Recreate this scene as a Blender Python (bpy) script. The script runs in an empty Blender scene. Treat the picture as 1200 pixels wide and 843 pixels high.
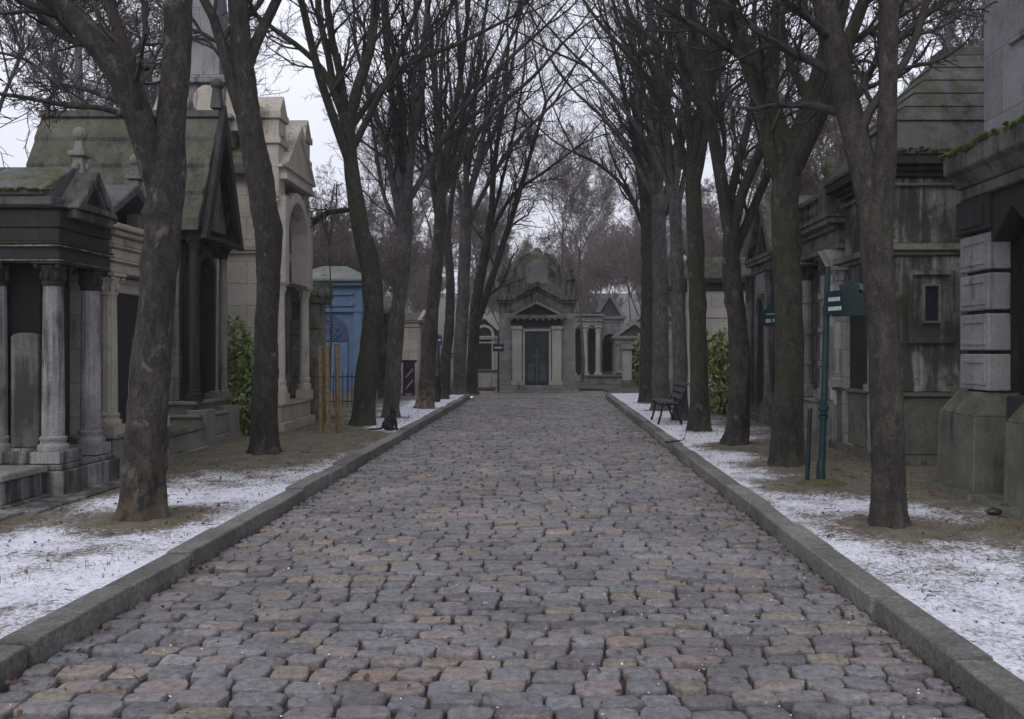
import bpy, bmesh, math, random
import numpy as np
from mathutils import Vector, Matrix
random.seed(7); rng = np.random.default_rng(7)
SC = bpy.context.scene; COL = SC.collection
R = math.radians
F, VX, VY, CH = 1000.0, 643.0, 411.0, 1.66      # focal length in photo pixels, vanishing point, eye height
def at(px, py, d): return ((px-VX)*d/F, d, CH-(py-VY)*d/F)

# ------------------------------------------------------------------ object helpers
def tag(o, label=None, cat=None, group=None, kind=None):
    if label: o['label'] = label
    if cat: o['category'] = cat
    if group: o['group'] = group
    if kind: o['kind'] = kind
    return o
def thing(name, label, cat, loc=(0,0,0), group=None):
    o = bpy.data.objects.new(name, None); COL.objects.link(o); o.location = loc
    o.empty_display_size = .2
    return tag(o, label, cat, group)
ORG = {}
def origin(o):
    while o.parent: o = o.parent
    return Vector(o.location)
def mesh_np(name, V, Fq, mat, parent=None, smooth=True, loc=None):
    me = bpy.data.meshes.new(name)
    V = np.asarray(V, dtype=np.float64)
    off = np.array(origin(parent)) if parent else (np.array(loc) if loc is not None else np.zeros(3))
    V = V - off
    Fq = np.asarray(Fq, dtype=np.int32); n, k = Fq.shape
    me.vertices.add(len(V)); me.vertices.foreach_set('co', V.astype(np.float32).ravel())
    me.loops.add(n*k); me.loops.foreach_set('vertex_index', Fq.ravel())
    me.polygons.add(n)
    me.polygons.foreach_set('loop_start', np.arange(0, n*k, k, dtype=np.int32))
    if smooth: me.polygons.foreach_set('use_smooth', np.ones(n, dtype=bool))
    me.update(calc_edges=True); me.validate()
    me.materials.append(mat)
    o = bpy.data.objects.new(name, me); COL.objects.link(o)
    if parent: o.parent = parent
    elif loc is not None: o.location = loc
    return o
def ident(u, v, z): return (u, v, z)
def facing(side, Xf, Y0):         # side 'L': facade faces +X; 'R': faces -X ; u runs along +Y, v out towards the road
    s = 1 if side == 'L' else -1
    return lambda u, v, z: (Xf+s*v, Y0+u, z)
def fronting(X0, Yf): return lambda u, v, z: (X0+u, Yf-v, z)   # facade faces the camera (-Y)
class MB:
    def __init__(s, tf=ident): s.V = []; s.F = []; s.tf = tf
    def add(s, vs, fs):
        b = len(s.V); s.V += [s.tf(*v) for v in vs]; s.F += [tuple(i+b for i in f) for f in fs]; return s
    def box(s, u0, u1, v0, v1, z0, z1, tu=0, tv=0, jit=0):
        j = lambda: random.uniform(-jit, jit) if jit else 0
        vs = [(u0+j(),v0+j(),z0),(u1+j(),v0+j(),z0),(u1+j(),v1+j(),z0),(u0+j(),v1+j(),z0),
              (u0+tu+j(),v0+tv+j(),z1+j()),(u1-tu+j(),v0+tv+j(),z1+j()),(u1-tu+j(),v1-tv+j(),z1+j()),(u0+tu+j(),v1-tv+j(),z1+j())]
        return s.add(vs, [(0,3,2,1),(4,5,6,7),(0,1,5,4),(1,2,6,5),(2,3,7,6),(3,0,4,7)])
    def cyl(s, u, v, prof, n=20, flute=0):
        vs = []; fs = []
        for r, z in prof:
            for k in range(n):
                a = 2*math.pi*k/n; rr = r*(1-(flute if (k % 2) else 0)); vs.append((u+rr*math.cos(a), v+rr*math.sin(a), z))
        m = len(prof)
        for i in range(m-1):
            for k in range(n):
                k2 = (k+1) % n; fs.append((i*n+k, i*n+k2, (i+1)*n+k2, (i+1)*n+k))
        fs.append(tuple(range(n))[::-1]); fs.append(tuple((m-1)*n+k for k in range(n)))
        return s.add(vs, fs)
    def prism_uz(s, poly, v0, v1):       # polygon in (u,z), extruded along v
        n = len(poly); vs = [(u, v0, z) for u, z in poly]+[(u, v1, z) for u, z in poly]
        return s.add(vs, [tuple(range(n)), tuple(range(2*n-1, n-1, -1))]+[(k,(k+1)%n,n+(k+1)%n,n+k) for k in range(n)])
    def prism_vz(s, poly, u0, u1):
        n = len(poly); vs = [(u0, v, z) for v, z in poly]+[(u1, v, z) for v, z in poly]
        return s.add(vs, [tuple(range(n)), tuple(range(2*n-1, n-1, -1))]+[(k,(k+1)%n,n+(k+1)%n,n+k) for k in range(n)])
    def frame_uz(s, outer, inner, v0, v1):   # ring between two polygons with the same count
        n = len(outer)
        vs = [(u,v0,z) for u,z in outer]+[(u,v0,z) for u,z in inner]+[(u,v1,z) for u,z in outer]+[(u,v1,z) for u,z in inner]
        fs = []
        for k in range(n):
            k2 = (k+1)%n
            fs += [(k,k2,n+k2,n+k),(2*n+k,3*n+k,3*n+k2,2*n+k2),(k,2*n+k,2*n+k2,k2),(n+k,n+k2,3*n+k2,3*n+k)]
        return s.add(vs, fs)
    def tube(s, pts, rad, n=8):
        pts = [Vector(p) for p in pts]; vs = []; fs = []
        rad = rad if hasattr(rad, '__len__') else [rad]*len(pts)
        for i, p in enumerate(pts):
            t = (pts[min(i+1, len(pts)-1)]-pts[max(i-1, 0)]).normalized()
            ref = Vector((1,0,0)) if abs(t.x) < .8 else Vector((0,1,0))
            a = t.cross(ref).normalized(); b = t.cross(a)
            for k in range(n):
                an = 2*math.pi*k/n; q = p+(a*math.cos(an)+b*math.sin(an))*rad[i]; vs.append(tuple(q))
        for i in range(len(pts)-1):
            for k in range(n):
                k2=(k+1)%n; fs.append((i*n+k,i*n+k2,(i+1)*n+k2,(i+1)*n+k))
        fs.append(tuple(range(n))); fs.append(tuple((len(pts)-1)*n+k for k in range(n)))
        return s.add(vs, fs)
    def ball(s, c, r, n=14, m=8):
        r = r if hasattr(r, '__len__') else (r,r,r); vs=[(c[0],c[1],c[2]-r[2])]; fs=[]
        for i in range(1,m):
            th=math.pi*i/m
            for k in range(n):
                a=2*math.pi*k/n; vs.append((c[0]+r[0]*math.sin(th)*math.cos(a), c[1]+r[1]*math.sin(th)*math.sin(a), c[2]-r[2]*math.cos(th)))
        vs.append((c[0],c[1],c[2]+r[2])); L=len(vs)-1
        for k in range(n):
            k2=(k+1)%n; fs.append((0,1+k2,1+k)); fs.append((L,1+(m-2)*n+k,1+(m-2)*n+k2))
            for i in range(m-2): fs.append((1+i*n+k,1+i*n+k2,1+(i+1)*n+k2,1+(i+1)*n+k))
        return s.add(vs,fs)
    def build(s, name, mat, parent=None, bevel=.012, smooth=False, seg=1):
        me = bpy.data.meshes.new(name); off = origin(parent) if parent else Vector((0,0,0))
        me.from_pydata([tuple(Vector(v)-off) for v in s.V], [], s.F)
        bm = bmesh.new(); bm.from_mesh(me); bmesh.ops.recalc_face_normals(bm, faces=bm.faces); bm.to_mesh(me); bm.free()
        me.materials.append(mat)
        if smooth:
            me.shade_smooth(); me.set_sharp_from_angle(angle=R(38))
        o = bpy.data.objects.new(name, me); COL.objects.link(o)
        if parent: o.parent = parent
        if bevel:
            b = o.modifiers.new('bevel', 'BEVEL'); b.width = bevel; b.segments = seg; b.limit_method = 'ANGLE'; b.angle_limit = R(40)
            b.use_clamp_overlap = True
        return o

# ------------------------------------------------------------------ materials
class NT:
    def __init__(s, name, rough=.85):
        s.m = bpy.data.materials.new(name); s.m.use_nodes = True; s.t = s.m.node_tree
        s.b = s.t.nodes['Principled BSDF']; s.b.inputs['Roughness'].default_value = rough
        s.b.inputs['Specular IOR Level'].default_value = .35
        s.geo = s.t.nodes.new('ShaderNodeNewGeometry'); s.pos = s.geo.outputs['Position']
    def n(s, kind, **kw):
        nd = s.t.nodes.new(kind)
        for k, v in kw.items(): setattr(nd, k, v)
        return nd
    def L(s, a, b): s.t.links.new(a, b)
    def objco(s): s.pos = s.n('ShaderNodeTexCoord').outputs['Object']; return s
    def scaled(s, sc, vec=None):
        m = s.n('ShaderNodeMapping'); m.inputs['Scale'].default_value = sc; s.L(vec or s.pos, m.inputs['Vector']); return m.outputs[0]
    def noise(s, scale, detail=5, rough=.6, vec=None, dist=0):
        nd = s.n('ShaderNodeTexNoise'); nd.inputs['Scale'].default_value = scale; nd.inputs['Detail'].default_value = detail
        nd.inputs['Roughness'].default_value = rough; nd.inputs['Distortion'].default_value = dist; s.L(vec or s.pos, nd.inputs['Vector']); return nd.outputs['Fac']
    def ramp(s, f, a, b, lo=0, hi=1):
        nd = s.n('ShaderNodeMapRange'); nd.interpolation_type = 'SMOOTHSTEP'
        for i, v in zip(('From Min','From Max','To Min','To Max'), (a,b,lo,hi)): nd.inputs[i].default_value = v
        s.L(f, nd.inputs['Value']); return nd.outputs[0]
    def mix(s, f, a, b):
        nd = s.n('ShaderNodeMix', data_type='RGBA')
        for inp, v in ((nd.inputs['Factor'], f), (nd.inputs['A'], a), (nd.inputs['B'], b)):
            if isinstance(v, (int, float)): inp.default_value = v
            elif isinstance(v, tuple): inp.default_value = (*v, 1) if len(v) == 3 else v
            else: s.L(v, inp)
        return nd.outputs['Result']
    def mult(s, c, f):
        nd = s.n('ShaderNodeMix', data_type='RGBA', blend_type='MULTIPLY'); nd.inputs['Factor'].default_value = 1
        s.L(c, nd.inputs['A']); s.L(f, nd.inputs['B']); return nd.outputs['Result']
    def math(s, op, a, b=None):
        nd = s.n('ShaderNodeMath', operation=op)
        for i, v in enumerate((a, b)):
            if v is None: continue
            if isinstance(v, (int, float)): nd.inputs[i].default_value = v
            else: s.L(v, nd.inputs[i])
        return nd.outputs[0]
    def bump(s, h, strength=.4, dist=.02, prev=None):
        nd = s.n('ShaderNodeBump'); nd.inputs['Strength'].default_value = strength; nd.inputs['Distance'].default_value = dist
        s.L(h, nd.inputs['Height'])
        if prev is not None: s.L(prev, nd.inputs['Normal'])
        s.L(nd.outputs[0], s.b.inputs['Normal']); return nd.outputs[0]
    def out(s, c): s.L(c, s.b.inputs['Base Color']); return s.m
def up_z(t):
    sep = t.n('ShaderNodeSeparateXYZ'); t.L(t.geo.outputs['True Normal'], sep.inputs[0]); return sep.outputs['Z']
def stone(name, c1, c2, soot=.5, moss=.3, ashlar=None, sootc=(.022,.021,.021), mossc=(.045,.055,.020), scale=1.0, wallmoss=0.0):
    t = NT(name, .88)
    base = t.mix(t.ramp(t.noise(1.6*scale, 7, .65), .35, .68), c1, c2)
    fine = t.ramp(t.noise(38*scale, 6, .7), .25, .75, .72, 1.15)
    base = t.mult(base, fine)
    h = t.noise(30*scale, 8, .7)
    if ashlar:
        sx = t.n('ShaderNodeSeparateXYZ'); t.L(t.pos, sx.inputs[0])
        cb = t.n('ShaderNodeCombineXYZ'); t.L(t.math('ADD', sx.outputs['X'], sx.outputs['Y']), cb.inputs['X']); t.L(sx.outputs['Z'], cb.inputs['Y'])
        br = t.n('ShaderNodeTexBrick'); br.inputs['Scale'].default_value = 1; br.inputs['Mortar Size'].default_value = .008
        br.inputs['Mortar Smooth'].default_value = .4
        br.inputs['Brick Width'].default_value = ashlar[0]; br.inputs['Row Height'].default_value = ashlar[1]
        br.inputs['Color1'].default_value = (1,1,1,1); br.inputs['Color2'].default_value = (.80,.80,.80,1); br.inputs['Mortar'].default_value = (.5,.5,.5,1)
        t.L(cb.outputs[0], br.inputs['Vector']); base = t.mult(base, br.outputs['Color'])
        nb = t.bump(br.outputs['Fac'], -.5, .02); 
    else: nb = None
    if soot > 0:
        st = t.noise(1, 6, .68, t.scaled((7*scale, 7*scale, .55*scale)), .4)
        bl = t.noise(1.1*scale, 6, .6)
        f = t.math('ADD', t.math('MULTIPLY', st, .55), t.math('MULTIPLY', bl, .55))
        th = .75-.42*soot
        base = t.mix(t.math('MULTIPLY', t.ramp(f, th-.07, th+.10), .9), base, sootc)
    if wallmoss > 0:
        w = t.noise(2.6, 8, .7); base = t.mix(t.math('MULTIPLY', t.ramp(w, .62-.25*wallmoss, .72-.2*wallmoss), .85), base, mossc)
    if moss > 0:
        mm = t.math('MULTIPLY', t.ramp(up_z(t), .25, .75), t.ramp(t.noise(3.5, 8, .72), .62-.4*moss, .74-.4*moss))
        base = t.mix(mm, base, t.mix(t.ramp(t.noise(14, 4), .3, .7), tuple(c*.55 for c in mossc), tuple(c*1.5 for c in mossc)))
    t.bump(h, .55, .012, nb)
    return t.out(base)
def plain(name, c, rough=.6, var=.25, metal=0, bumps=.2, scale=12, spec=.35):
    t = NT(name, rough); t.b.inputs['Metallic'].default_value = metal; t.b.inputs['Specular IOR Level'].default_value = spec
    n = t.noise(scale, 6, .65)
    base = t.mix(t.ramp(n, .3, .7), tuple(x*(1-var) for x in c), tuple(x*(1+var) for x in c))
    if bumps: t.bump(t.noise(scale*4, 6), bumps, .006)
    return t.out(base)
def bark(name, c1, c2, patch=None, patch_amt=0.0, moss=.0, low=None):
    t = NT(name, .92).objco()
    crack = t.noise(15, 9, .80, t.scaled((1,1,.42)), .25)
    big = t.noise(2.2, 6, .6)
    base = t.mix(t.ramp(crack, .36, .66), c1, c2)
    base = t.mult(base, t.ramp(big, .25, .75, .6, 1.35))
    base = t.mult(base, t.ramp(t.noise(55, 6, .8), .3, .7, .55, 1.45))
    lich = t.ramp(t.noise(19, 7, .75), .60, .68); base = t.mix(t.math('MULTIPLY', lich, .5), base, tuple(min(1,x*2.2) for x in c2))
    if patch:
        p = t.noise(7, 5, .62, t.scaled((1,1,.55)), .6)
        base = t.mix(t.math('MULTIPLY', t.ramp(p, .60-.2*patch_amt, .70-.2*patch_amt), .8), base, patch)
    if low:
        sx = t.n('ShaderNodeSeparateXYZ'); t.L(t.pos, sx.inputs[0])
        f = t.math('ADD', t.math('MULTIPLY', sx.outputs['Z'], -1), t.math('MULTIPLY', big, 1.6))
        p2 = t.noise(9, 6, .7)
        base = t.mix(t.math('MULTIPLY', t.ramp(f, -.15, .45), t.ramp(p2, .42, .58)), base, low)
    if moss:
        mo = t.noise(1.8, 7, .65); base = t.mix(t.math('MULTIPLY', t.ramp(mo, .62-.3*moss, .78-.3*moss), .6), base, (.040,.048,.020))
    nb = t.bump(crack, 1.0, .035)
    t.bump(t.noise(70, 6, .75), .6, .008, nb)
    return t.out(base)

M = {}
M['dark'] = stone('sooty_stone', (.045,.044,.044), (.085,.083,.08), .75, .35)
M['darkpale'] = stone('weathered_grey_stone', (.17,.167,.163), (.30,.295,.29), .52, .2)
M['colgrey'] = stone('pale_grey_column_stone', (.22,.218,.213), (.33,.326,.32), .36, .1)
M['trimgrey'] = stone('sooty_trim_stone', (.11,.108,.104), (.19,.186,.178), .5, .3)
M['cream'] = stone('cream_stone', (.33,.30,.25), (.42,.385,.325), .18, .25, sootc=(.07,.06,.05))
M['creamwall'] = stone('cream_ashlar', (.40,.375,.335), (.50,.475,.43), .12, .1, ashlar=(.75,.42), sootc=(.08,.07,.06))
M['pale'] = stone('pale_stone', (.40,.39,.365), (.51,.495,.47), .20, .3, sootc=(.07,.065,.06))
M['palecream'] = stone('pale_cream_stone', (.45,.41,.35), (.55,.51,.45), .20, .3, sootc=(.09,.08,.065))
M['palewall'] = stone('pale_cream_ashlar', (.46,.425,.37), (.55,.515,.455), .10, .1, ashlar=(.75,.42), sootc=(.09,.08,.07))
M['brownstone'] = stone('brown_grey_stone', (.125,.115,.10), (.20,.185,.165), .45, .35, ashlar=(.8,.4))
M['brownstone2'] = stone('brown_grey_base_stone', (.17,.16,.145), (.25,.24,.22), .25, .3)
M['roofmoss'] = stone('mossy_stone_roof', (.075,.073,.066), (.13,.127,.116), .42, .50, mossc=(.058,.072,.020))
M['roofgrey'] = stone('grey_stone_roof', (.085,.085,.087), (.145,.145,.143), .38, .45, mossc=(.055,.062,.025))
M['slate'] = stone('slate_roof', (.075,.078,.085), (.115,.118,.125), .2, .2, ashlar=(.3,.22))
M['mossblock'] = stone('mossy_block_stone', (.14,.14,.115), (.22,.215,.18), .35, .8, wallmoss=.55, mossc=(.075,.085,.045))
M['grey'] = stone('grey_stone', (.24,.24,.235), (.34,.34,.335), .26, .4, ashlar=(.8,.42))
M['greymoss'] = stone('grey_green_stone', (.14,.145,.13), (.22,.225,.205), .42, .6, mossc=(.055,.062,.032), wallmoss=.3)
M['bluegrey'] = stone('blue_grey_stone', (.24,.245,.26), (.33,.335,.35), .28, .95, mossc=(.055,.070,.018), ashlar=(.9,.7))
M['plinth'] = stone('green_stained_plinth_stone', (.10,.105,.085), (.16,.16,.135), .35, .55, wallmoss=.35, mossc=(.055,.062,.033))
M['block'] = stone('rusticated_grey_block', (.22,.217,.22), (.31,.306,.31), .28, .0)
M['sootwall'] = stone('blackened_wall_stone', (.17,.168,.16), (.34,.335,.33), .60, .55, wallmoss=.45, mossc=(.035,.042,.014))
M['granite'] = plain('dark_polished_granite', (.030,.029,.031), .35, .4, scale=60, bumps=0)
M['iron'] = plain('black_iron', (.014,.014,.015), .5, .3)
M['void'] = plain('shade_black_interior', (.006,.006,.006), .9, .2)  # near-black colour stands in for the shade inside recesses and openings
M['door2'] = plain('worn_bronze_relief', (.060,.080,.092), .45, .35, scale=6)
M['door'] = plain('blue_green_bronze_door', (.024,.034,.043), .5, .35, scale=6)
M['bluepaint'] = stone('flaking_blue_paint', (.10,.16,.275), (.14,.215,.335), .14, .0, sootc=(.06,.085,.13))
M['bluedark'] = plain('dark_blue_ironwork', (.05,.075,.14), .6, .3)
M['green'] = plain('dark_green_enamel', (.005,.030,.030), .38, .25, scale=9, bumps=.1)
M['greendark'] = plain('blackish_green_enamel', (.004,.020,.022), .4, .2, scale=9, bumps=.08)
M['white'] = plain('white_lettering', (.55,.6,.62), .6, .05, bumps=0)
M['lampglass'] = plain('milky_glass', (.62,.60,.56), .25, .05, bumps=0)
M['wood'] = plain('weathered_stake_wood', (.17,.125,.065), .8, .35, scale=14)
M['bench'] = plain('dark_green_bench_slat', (.035,.045,.042), .5, .3)
M['cat'] = plain('black_fur', (.009,.009,.010), .75, .2, bumps=.5, scale=60)
M['eye'] = plain('yellow_eye', (.35,.30,.06), .2, .05, bumps=0)
M['glass'] = plain('dark_window_glass', (.020,.024,.032), .15, .3, bumps=0)
M['purple'] = plain('purple_fabric', (.045,.022,.055), .8, .3)
M['snow'] = plain('snow', (.74,.76,.82), .6, .06, scale=30, bumps=.4)
M['mossgreen'] = plain('green_roof_moss', (.050,.068,.018), .95, .6, scale=18, bumps=1.0)
M['cornice'] = stone('stained_cornice_stone', (.10,.102,.10), (.165,.165,.16), .40, .5, mossc=(.05,.06,.02), wallmoss=.25)
M['bluroof'] = stone('grey_lead_roof', (.15,.16,.155), (.22,.23,.22), .2, .2)
M['moss'] = plain('moss_clump', (.060,.068,.026), .95, .5, scale=25, bumps=.8)
M['soil'] = plain('dead_grass_mound', (.12,.105,.06), .95, .4, scale=30, bumps=.8)
M['bark_main'] = bark('mottled_bark', (.022,.020,.019), (.072,.064,.059), (.15,.135,.12), .20, 0, (.10,.075,.05))
M['bark'] = bark('grey_brown_bark', (.020,.018,.017), (.060,.054,.049), (.12,.11,.10), .02, .25)
M['bark_red'] = bark('brown_flecked_bark', (.026,.023,.020), (.074,.066,.057), (.13,.10,.085), -.1, .2)
M['bark_green'] = bark('mossy_bark', (.020,.019,.016), (.058,.055,.045), (.10,.10,.08), .05, .55)
M['bark_tan'] = bark('tan_footed_bark', (.03,.026,.023), (.09,.08,.07), (.13,.11,.09), .1, .1, (.20,.155,.11))
M['bark_grey'] = bark('pale_grey_bark', (.05,.046,.046), (.125,.115,.112), None, 0, .1)
M['bark_far'] = bark('far_bark', (.06,.054,.053), (.13,.12,.115), None, 0, .1)
M['twig'] = plain('twig_bark', (.036,.030,.029), .9, .35, bumps=0, scale=3)
M['twig_far'] = plain('brown_twig_bark', (.15,.125,.12), .9, .3, bumps=0, scale=2)
def leafmat(name, c):
    t = NT(name, .45)
    r = t.n('ShaderNodeNewGeometry').outputs['Random Per Island']
    base = t.mix(r, tuple(x*.55 for x in c), tuple(x*1.5 for x in c))
    return t.out(base)
M['laurel'] = leafmat('laurel_leaf', (.19,.245,.070))
M['laurel2'] = leafmat('dark_laurel_leaf', (.16,.22,.065))
M['drygrass'] = leafmat('dry_grass', (.11,.095,.045))
M['deadleaf'] = leafmat('dead_leaf', (.085,.045,.022))

# cobbles
def cobble_mat():
    t = NT('granite_setts', .55); t.b.inputs['Specular IOR Level'].default_value = .45
    r = t.geo.outputs['Random Per Island']
    cr = t.n('ShaderNodeValToRGB'); e = cr.color_ramp; e.interpolation = 'LINEAR'
    stops = [(0,(0.158,0.147,0.158)),(.18,(0.232,0.222,0.237)),(.34,(0.203,0.204,0.225)),(.5,(0.277,0.262,0.273)),(.62,(0.173,0.162,0.168)),(.74,(0.247,0.222,0.225)),(.83,(0.300,0.232,0.217)),(.9,(0.262,0.232,0.162)),(.95,(0.217,0.225,0.255)),(1,(0.352,0.247,0.180))]
    while len(e.elements) < len(stops): e.elements.new(.5)
    for el, (p, c) in zip(e.elements, stops): el.position = p; el.color = (*c, 1)
    t.L(r, cr.inputs[0]); hs = t.n('ShaderNodeHueSaturation'); hs.inputs['Saturation'].default_value = .80; hs.inputs['Value'].default_value = .86; t.L(cr.outputs[0], hs.inputs['Color'])
    base = t.mult(hs.outputs[0], t.ramp(t.noise(24, 8, .78),   .3, .7, .55, 1.38))
    base = t.mult(base, t.ramp(t.noise(.8, 5, .6), .3, .7, .8, 1.18))
    sp = t.noise(95, 4, .7); base = t.mix(t.math('MULTIPLY', t.ramp(sp, .56, .68), .5), base, (.30,.28,.28))
    red = t.math('MULTIPLY', t.ramp(t.noise(1.3, 6, .65), .60, .72), .35); base = t.mix(red, base, (.16,.085,.065))
    nb = t.bump(t.noise(26, 8, .72), .9, .022); t.bump(t.noise(120, 5, .75), .6, .005, nb)
    rg = t.ramp(t.noise(5, 5), .3, .7, .42, .68); t.L(rg, t.b.inputs['Roughness'])
    return t.out(base)
M['cobble'] = cobble_mat()
def bed_mat():
    t = NT('joint_dirt', .95)
    b = t.mix(t.ramp(t.noise(9, 6, .7), .35, .65), (.018,.015,.014), (.050,.034,.025))
    b = t.mix(t.ramp(t.noise(40, 4, .6), .70, .74), b, (.6,.62,.66))
    t.bump(t.noise(60, 5), .6, .01); return t.out(b)
M['bed'] = bed_mat()
def kerb_mat():
    t = NT('kerb_granite', .85)
    b = t.mix(t.ramp(t.noise(1.3, 6, .65), .3, .7), (.14,.138,.13), (.225,.22,.205))
    b = t.mult(b, t.ramp(t.noise(34, 8, .8), .3, .7, .5, 1.5))
    b = t.mult(b, t.ramp(t.geo.outputs['Random Per Island'], 0, 1, .8, 1.15))
    b = t.mix(t.math('MULTIPLY', t.ramp(t.noise(3.2, 7, .7), .48, .66), .4), b, (.085,.085,.052))
    b = t.mix(t.math('MULTIPLY', t.ramp(t.noise(90, 4, .6), .62, .70), .4), b, (.42,.42,.43))
    nb = t.bump(t.noise(12, 8, .75), 1.0, .04); t.bump(t.noise(90, 5, .75), .7, .007, nb)
    return t.out(b)
M['kerb'] = kerb_mat()
def snow_ground(name, use_attr=True, bias=0.0):
    t = NT(name, .85)
    soil = t.mix(t.ramp(t.noise(5, 7, .7), .3, .7), (.085,.070,.052) if bias>=0 else (.045,.037,.032), (.17,.150,.115) if bias>=0 else (.085,.072,.062))
    soil = t.mix(t.math('MULTIPLY', t.ramp(t.noise(1.7, 5, .6), .5, .7), .6), soil, (.105,.095,.048))
    soil = t.mult(soil, t.ramp(t.noise(70, 5, .75), .25, .75, .45, 1.45))
    n = t.math('ADD', t.math('MULTIPLY', t.noise(26, 8, .78, t.scaled((1,.8,1))), .75), t.math('MULTIPLY', t.noise(3.2, 6, .65), .45))
    if use_attr:
        a = t.n('ShaderNodeAttribute', attribute_name='snow'); f = t.math('ADD', n, a.outputs['Fac'])
    else: f = t.math('ADD', n, bias)
    cov = t.ramp(f, .61, .80)
    snowc = t.mix(t.ramp(t.noise(20, 5, .6), .3, .7), (.66,.67,.76), (.80,.815,.90))
    spk = t.ramp(t.noise(38, 7, .8, t.scaled((1,1.3,1))), .53, .62); cov = t.math('MULTIPLY', cov, t.math('SUBTRACT', 1.0, t.math('MULTIPLY', spk, .80)))
    b = t.mix(cov, soil, snowc)
    nb = t.bump(cov, .4, .015); nb = t.bump(t.noise(24, 8, .75), .6, .02, nb); t.bump(t.noise(120, 4, .7), .5, .006, nb)
    return t.out(b)
M['walk'] = snow_ground('snowy_gravel')
M['ground'] = snow_ground('patchy_snow_ground', False, -.07)
M['hill'] = snow_ground('brown_wooded_slope', False, -.2)
def path_mat():
    t = NT('packed_gravel', .9)
    b = t.mix(t.ramp(t.noise(2.5, 6, .65), .3, .7), (.16,.14,.125), (.24,.22,.205))
    b = t.mult(b, t.ramp(t.noise(60, 5, .7), .25, .75, .7, 1.2))
    b = t.mix(t.ramp(t.noise(1.4, 7, .7), .60, .68), b, (.6,.61,.65))
    t.bump(t.noise(70, 5), .5, .008); return t.out(b)
M['path'] = path_mat()

# ------------------------------------------------------------------ ground, road, kerbs, pavements
XL, XR, YE = -2.71, 2.01, 31.0
V = []; Q = []
def quad(x0,x1,y0,y1,z):
    b=len(V); V.extend([(x0,y0,z),(x1,y0,z),(x1,y1,z),(x0,y1,z)]); Q.append((b,b+1,b+2,b+3))
quad(-260,-2.86,-60,30.9,.075); quad(2.16,260,-60,30.9,.075); quad(-260,260,35.4,75.0,.055)
quad(-260,-3.0,30.9,35.4,.060); quad(2.3,260,30.9,35.4,.060)
tag(mesh_np('ground', V, Q, M['ground'], smooth=False), kind='structure')
def hill_z(y): return .05 if y<75 else .05+(y-75)*.11
V=[]; Q=[]; V+=[(-260,75,.055),(260,75,.055),(260,230,17.1),(-260,230,17.1),(260,420,20),(-260,420,20)]; Q+=[(0,1,2,3),(3,2,4,5)]
tag(mesh_np('hill', V, Q, M['hill'], smooth=False), kind='structure')
V=[]; Q=[]; quad(XL-.06,XR+.06,-8,YE,-.030); tag(mesh_np('roadbed', V, Q, M['bed'], smooth=False), kind='structure')
V=[]; Q=[]; quad(-9,8,YE,41,-.004); tag(mesh_np('path', V, Q, M['path'], smooth=False), kind='structure')

def build_cobbles():
    quads=[]; y=-2.0; row=0
    while y < YE-.05:
        h = rng.uniform(.135,.172); x = XL+.02 - (rng.uniform(0,.14) if row%2 else 0)
        slope = rng.normal(0,.004)
        while x < XR-.06:
            w = rng.uniform(.18,.29)
            if XR - (x+w) < .10: w = XR - x
            x0=max(x,XL+.01); x1=min(x+w,XR-.01)
            if x1-x0>.06:
                yo = .028*math.sin(1.1*x+row*.13)+slope*x+rng.normal(0,.006)
                quads.append((x0,x1,y+yo,y+h+yo+rng.normal(0,.004)))
            x += w
        y += h; row += 1
    q=np.array(quads); n=len(q)
    gap=.007
    cx=(q[:,0]+q[:,1])/2; cy=(q[:,2]+q[:,3])/2; hw=(q[:,1]-q[:,0])/2-gap*rng.uniform(.3,1.6,n); hh=(q[:,3]-q[:,2])/2-gap*rng.uniform(.35,1.3,n)
    S=16; an=np.arange(S)*2*np.pi/S
    p=rng.uniform(3.2,6.5,n)[:,None]
    c=np.cos(an)[None]; s=np.sin(an)[None]
    rad=(np.abs(c)**p+np.abs(s)**p)**(-1/p)
    ux=rad*c; uy=rad*s
    wob=1+rng.normal(0,.020,(n,S))+.045*np.sin(2*an[None]+rng.uniform(0,6.28,(n,1)))*rng.uniform(0,1,(n,1))+.05*np.sin(3*an[None]+rng.uniform(0,6.28,(n,1)))*rng.uniform(0,1,(n,1)); ux=ux*wob; uy=uy*wob
    sk=rng.normal(0,.10,(n,1)); 
    rings=[(1.01,-.05),(1.0,-.012),(.982,-.002),(.92,.003),(.45,.005)]
    dome=rng.uniform(.4,1.7,(n,1)); zt=rng.normal(0,.007,(n,1)); tx=rng.normal(0,.030,(n,1)); ty=rng.normal(0,.055,(n,1))
    Vs=[]
    for k,(f,z) in enumerate(rings):
        X=cx[:,None]+ux*f*hw[:,None]+sk*uy*f*hh[:,None]; Y=cy[:,None]+uy*f*hh[:,None]
        dx=X-cx[:,None]; dy=Y-cy[:,None]
        Z=zt+(z*dome if z>0 else z)+tx*dx+ty*dy+(rng.normal(0,.0028,(n,S)) if k>0 else 0)
        Vs.append(np.stack([X,Y,Z],-1))
    cen=np.stack([cx[:,None],cy[:,None],zt+.0055*dome],-1)
    A=np.concatenate(Vs+[cen],1); m=A.shape[1]
    fq=[]
    for k in range(len(rings)-1):
        for i in range(S): fq.append((k*S+i,k*S+(i+1)%S,(k+1)*S+(i+1)%S,(k+1)*S+i))
    b=(len(rings)-1)*S
    for i in range(0,S,2): fq.append((b+i,b+(i+1)%S,b+(i+2)%S,m-1))
    fq=np.array(fq); FF=(fq[None]+np.arange(n)[:,None,None]*m).reshape(-1,4)
    o=mesh_np('road', A.reshape(-1,3), FF, M['cobble']); o.data.set_sharp_from_angle(angle=R(36)); return o
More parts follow.
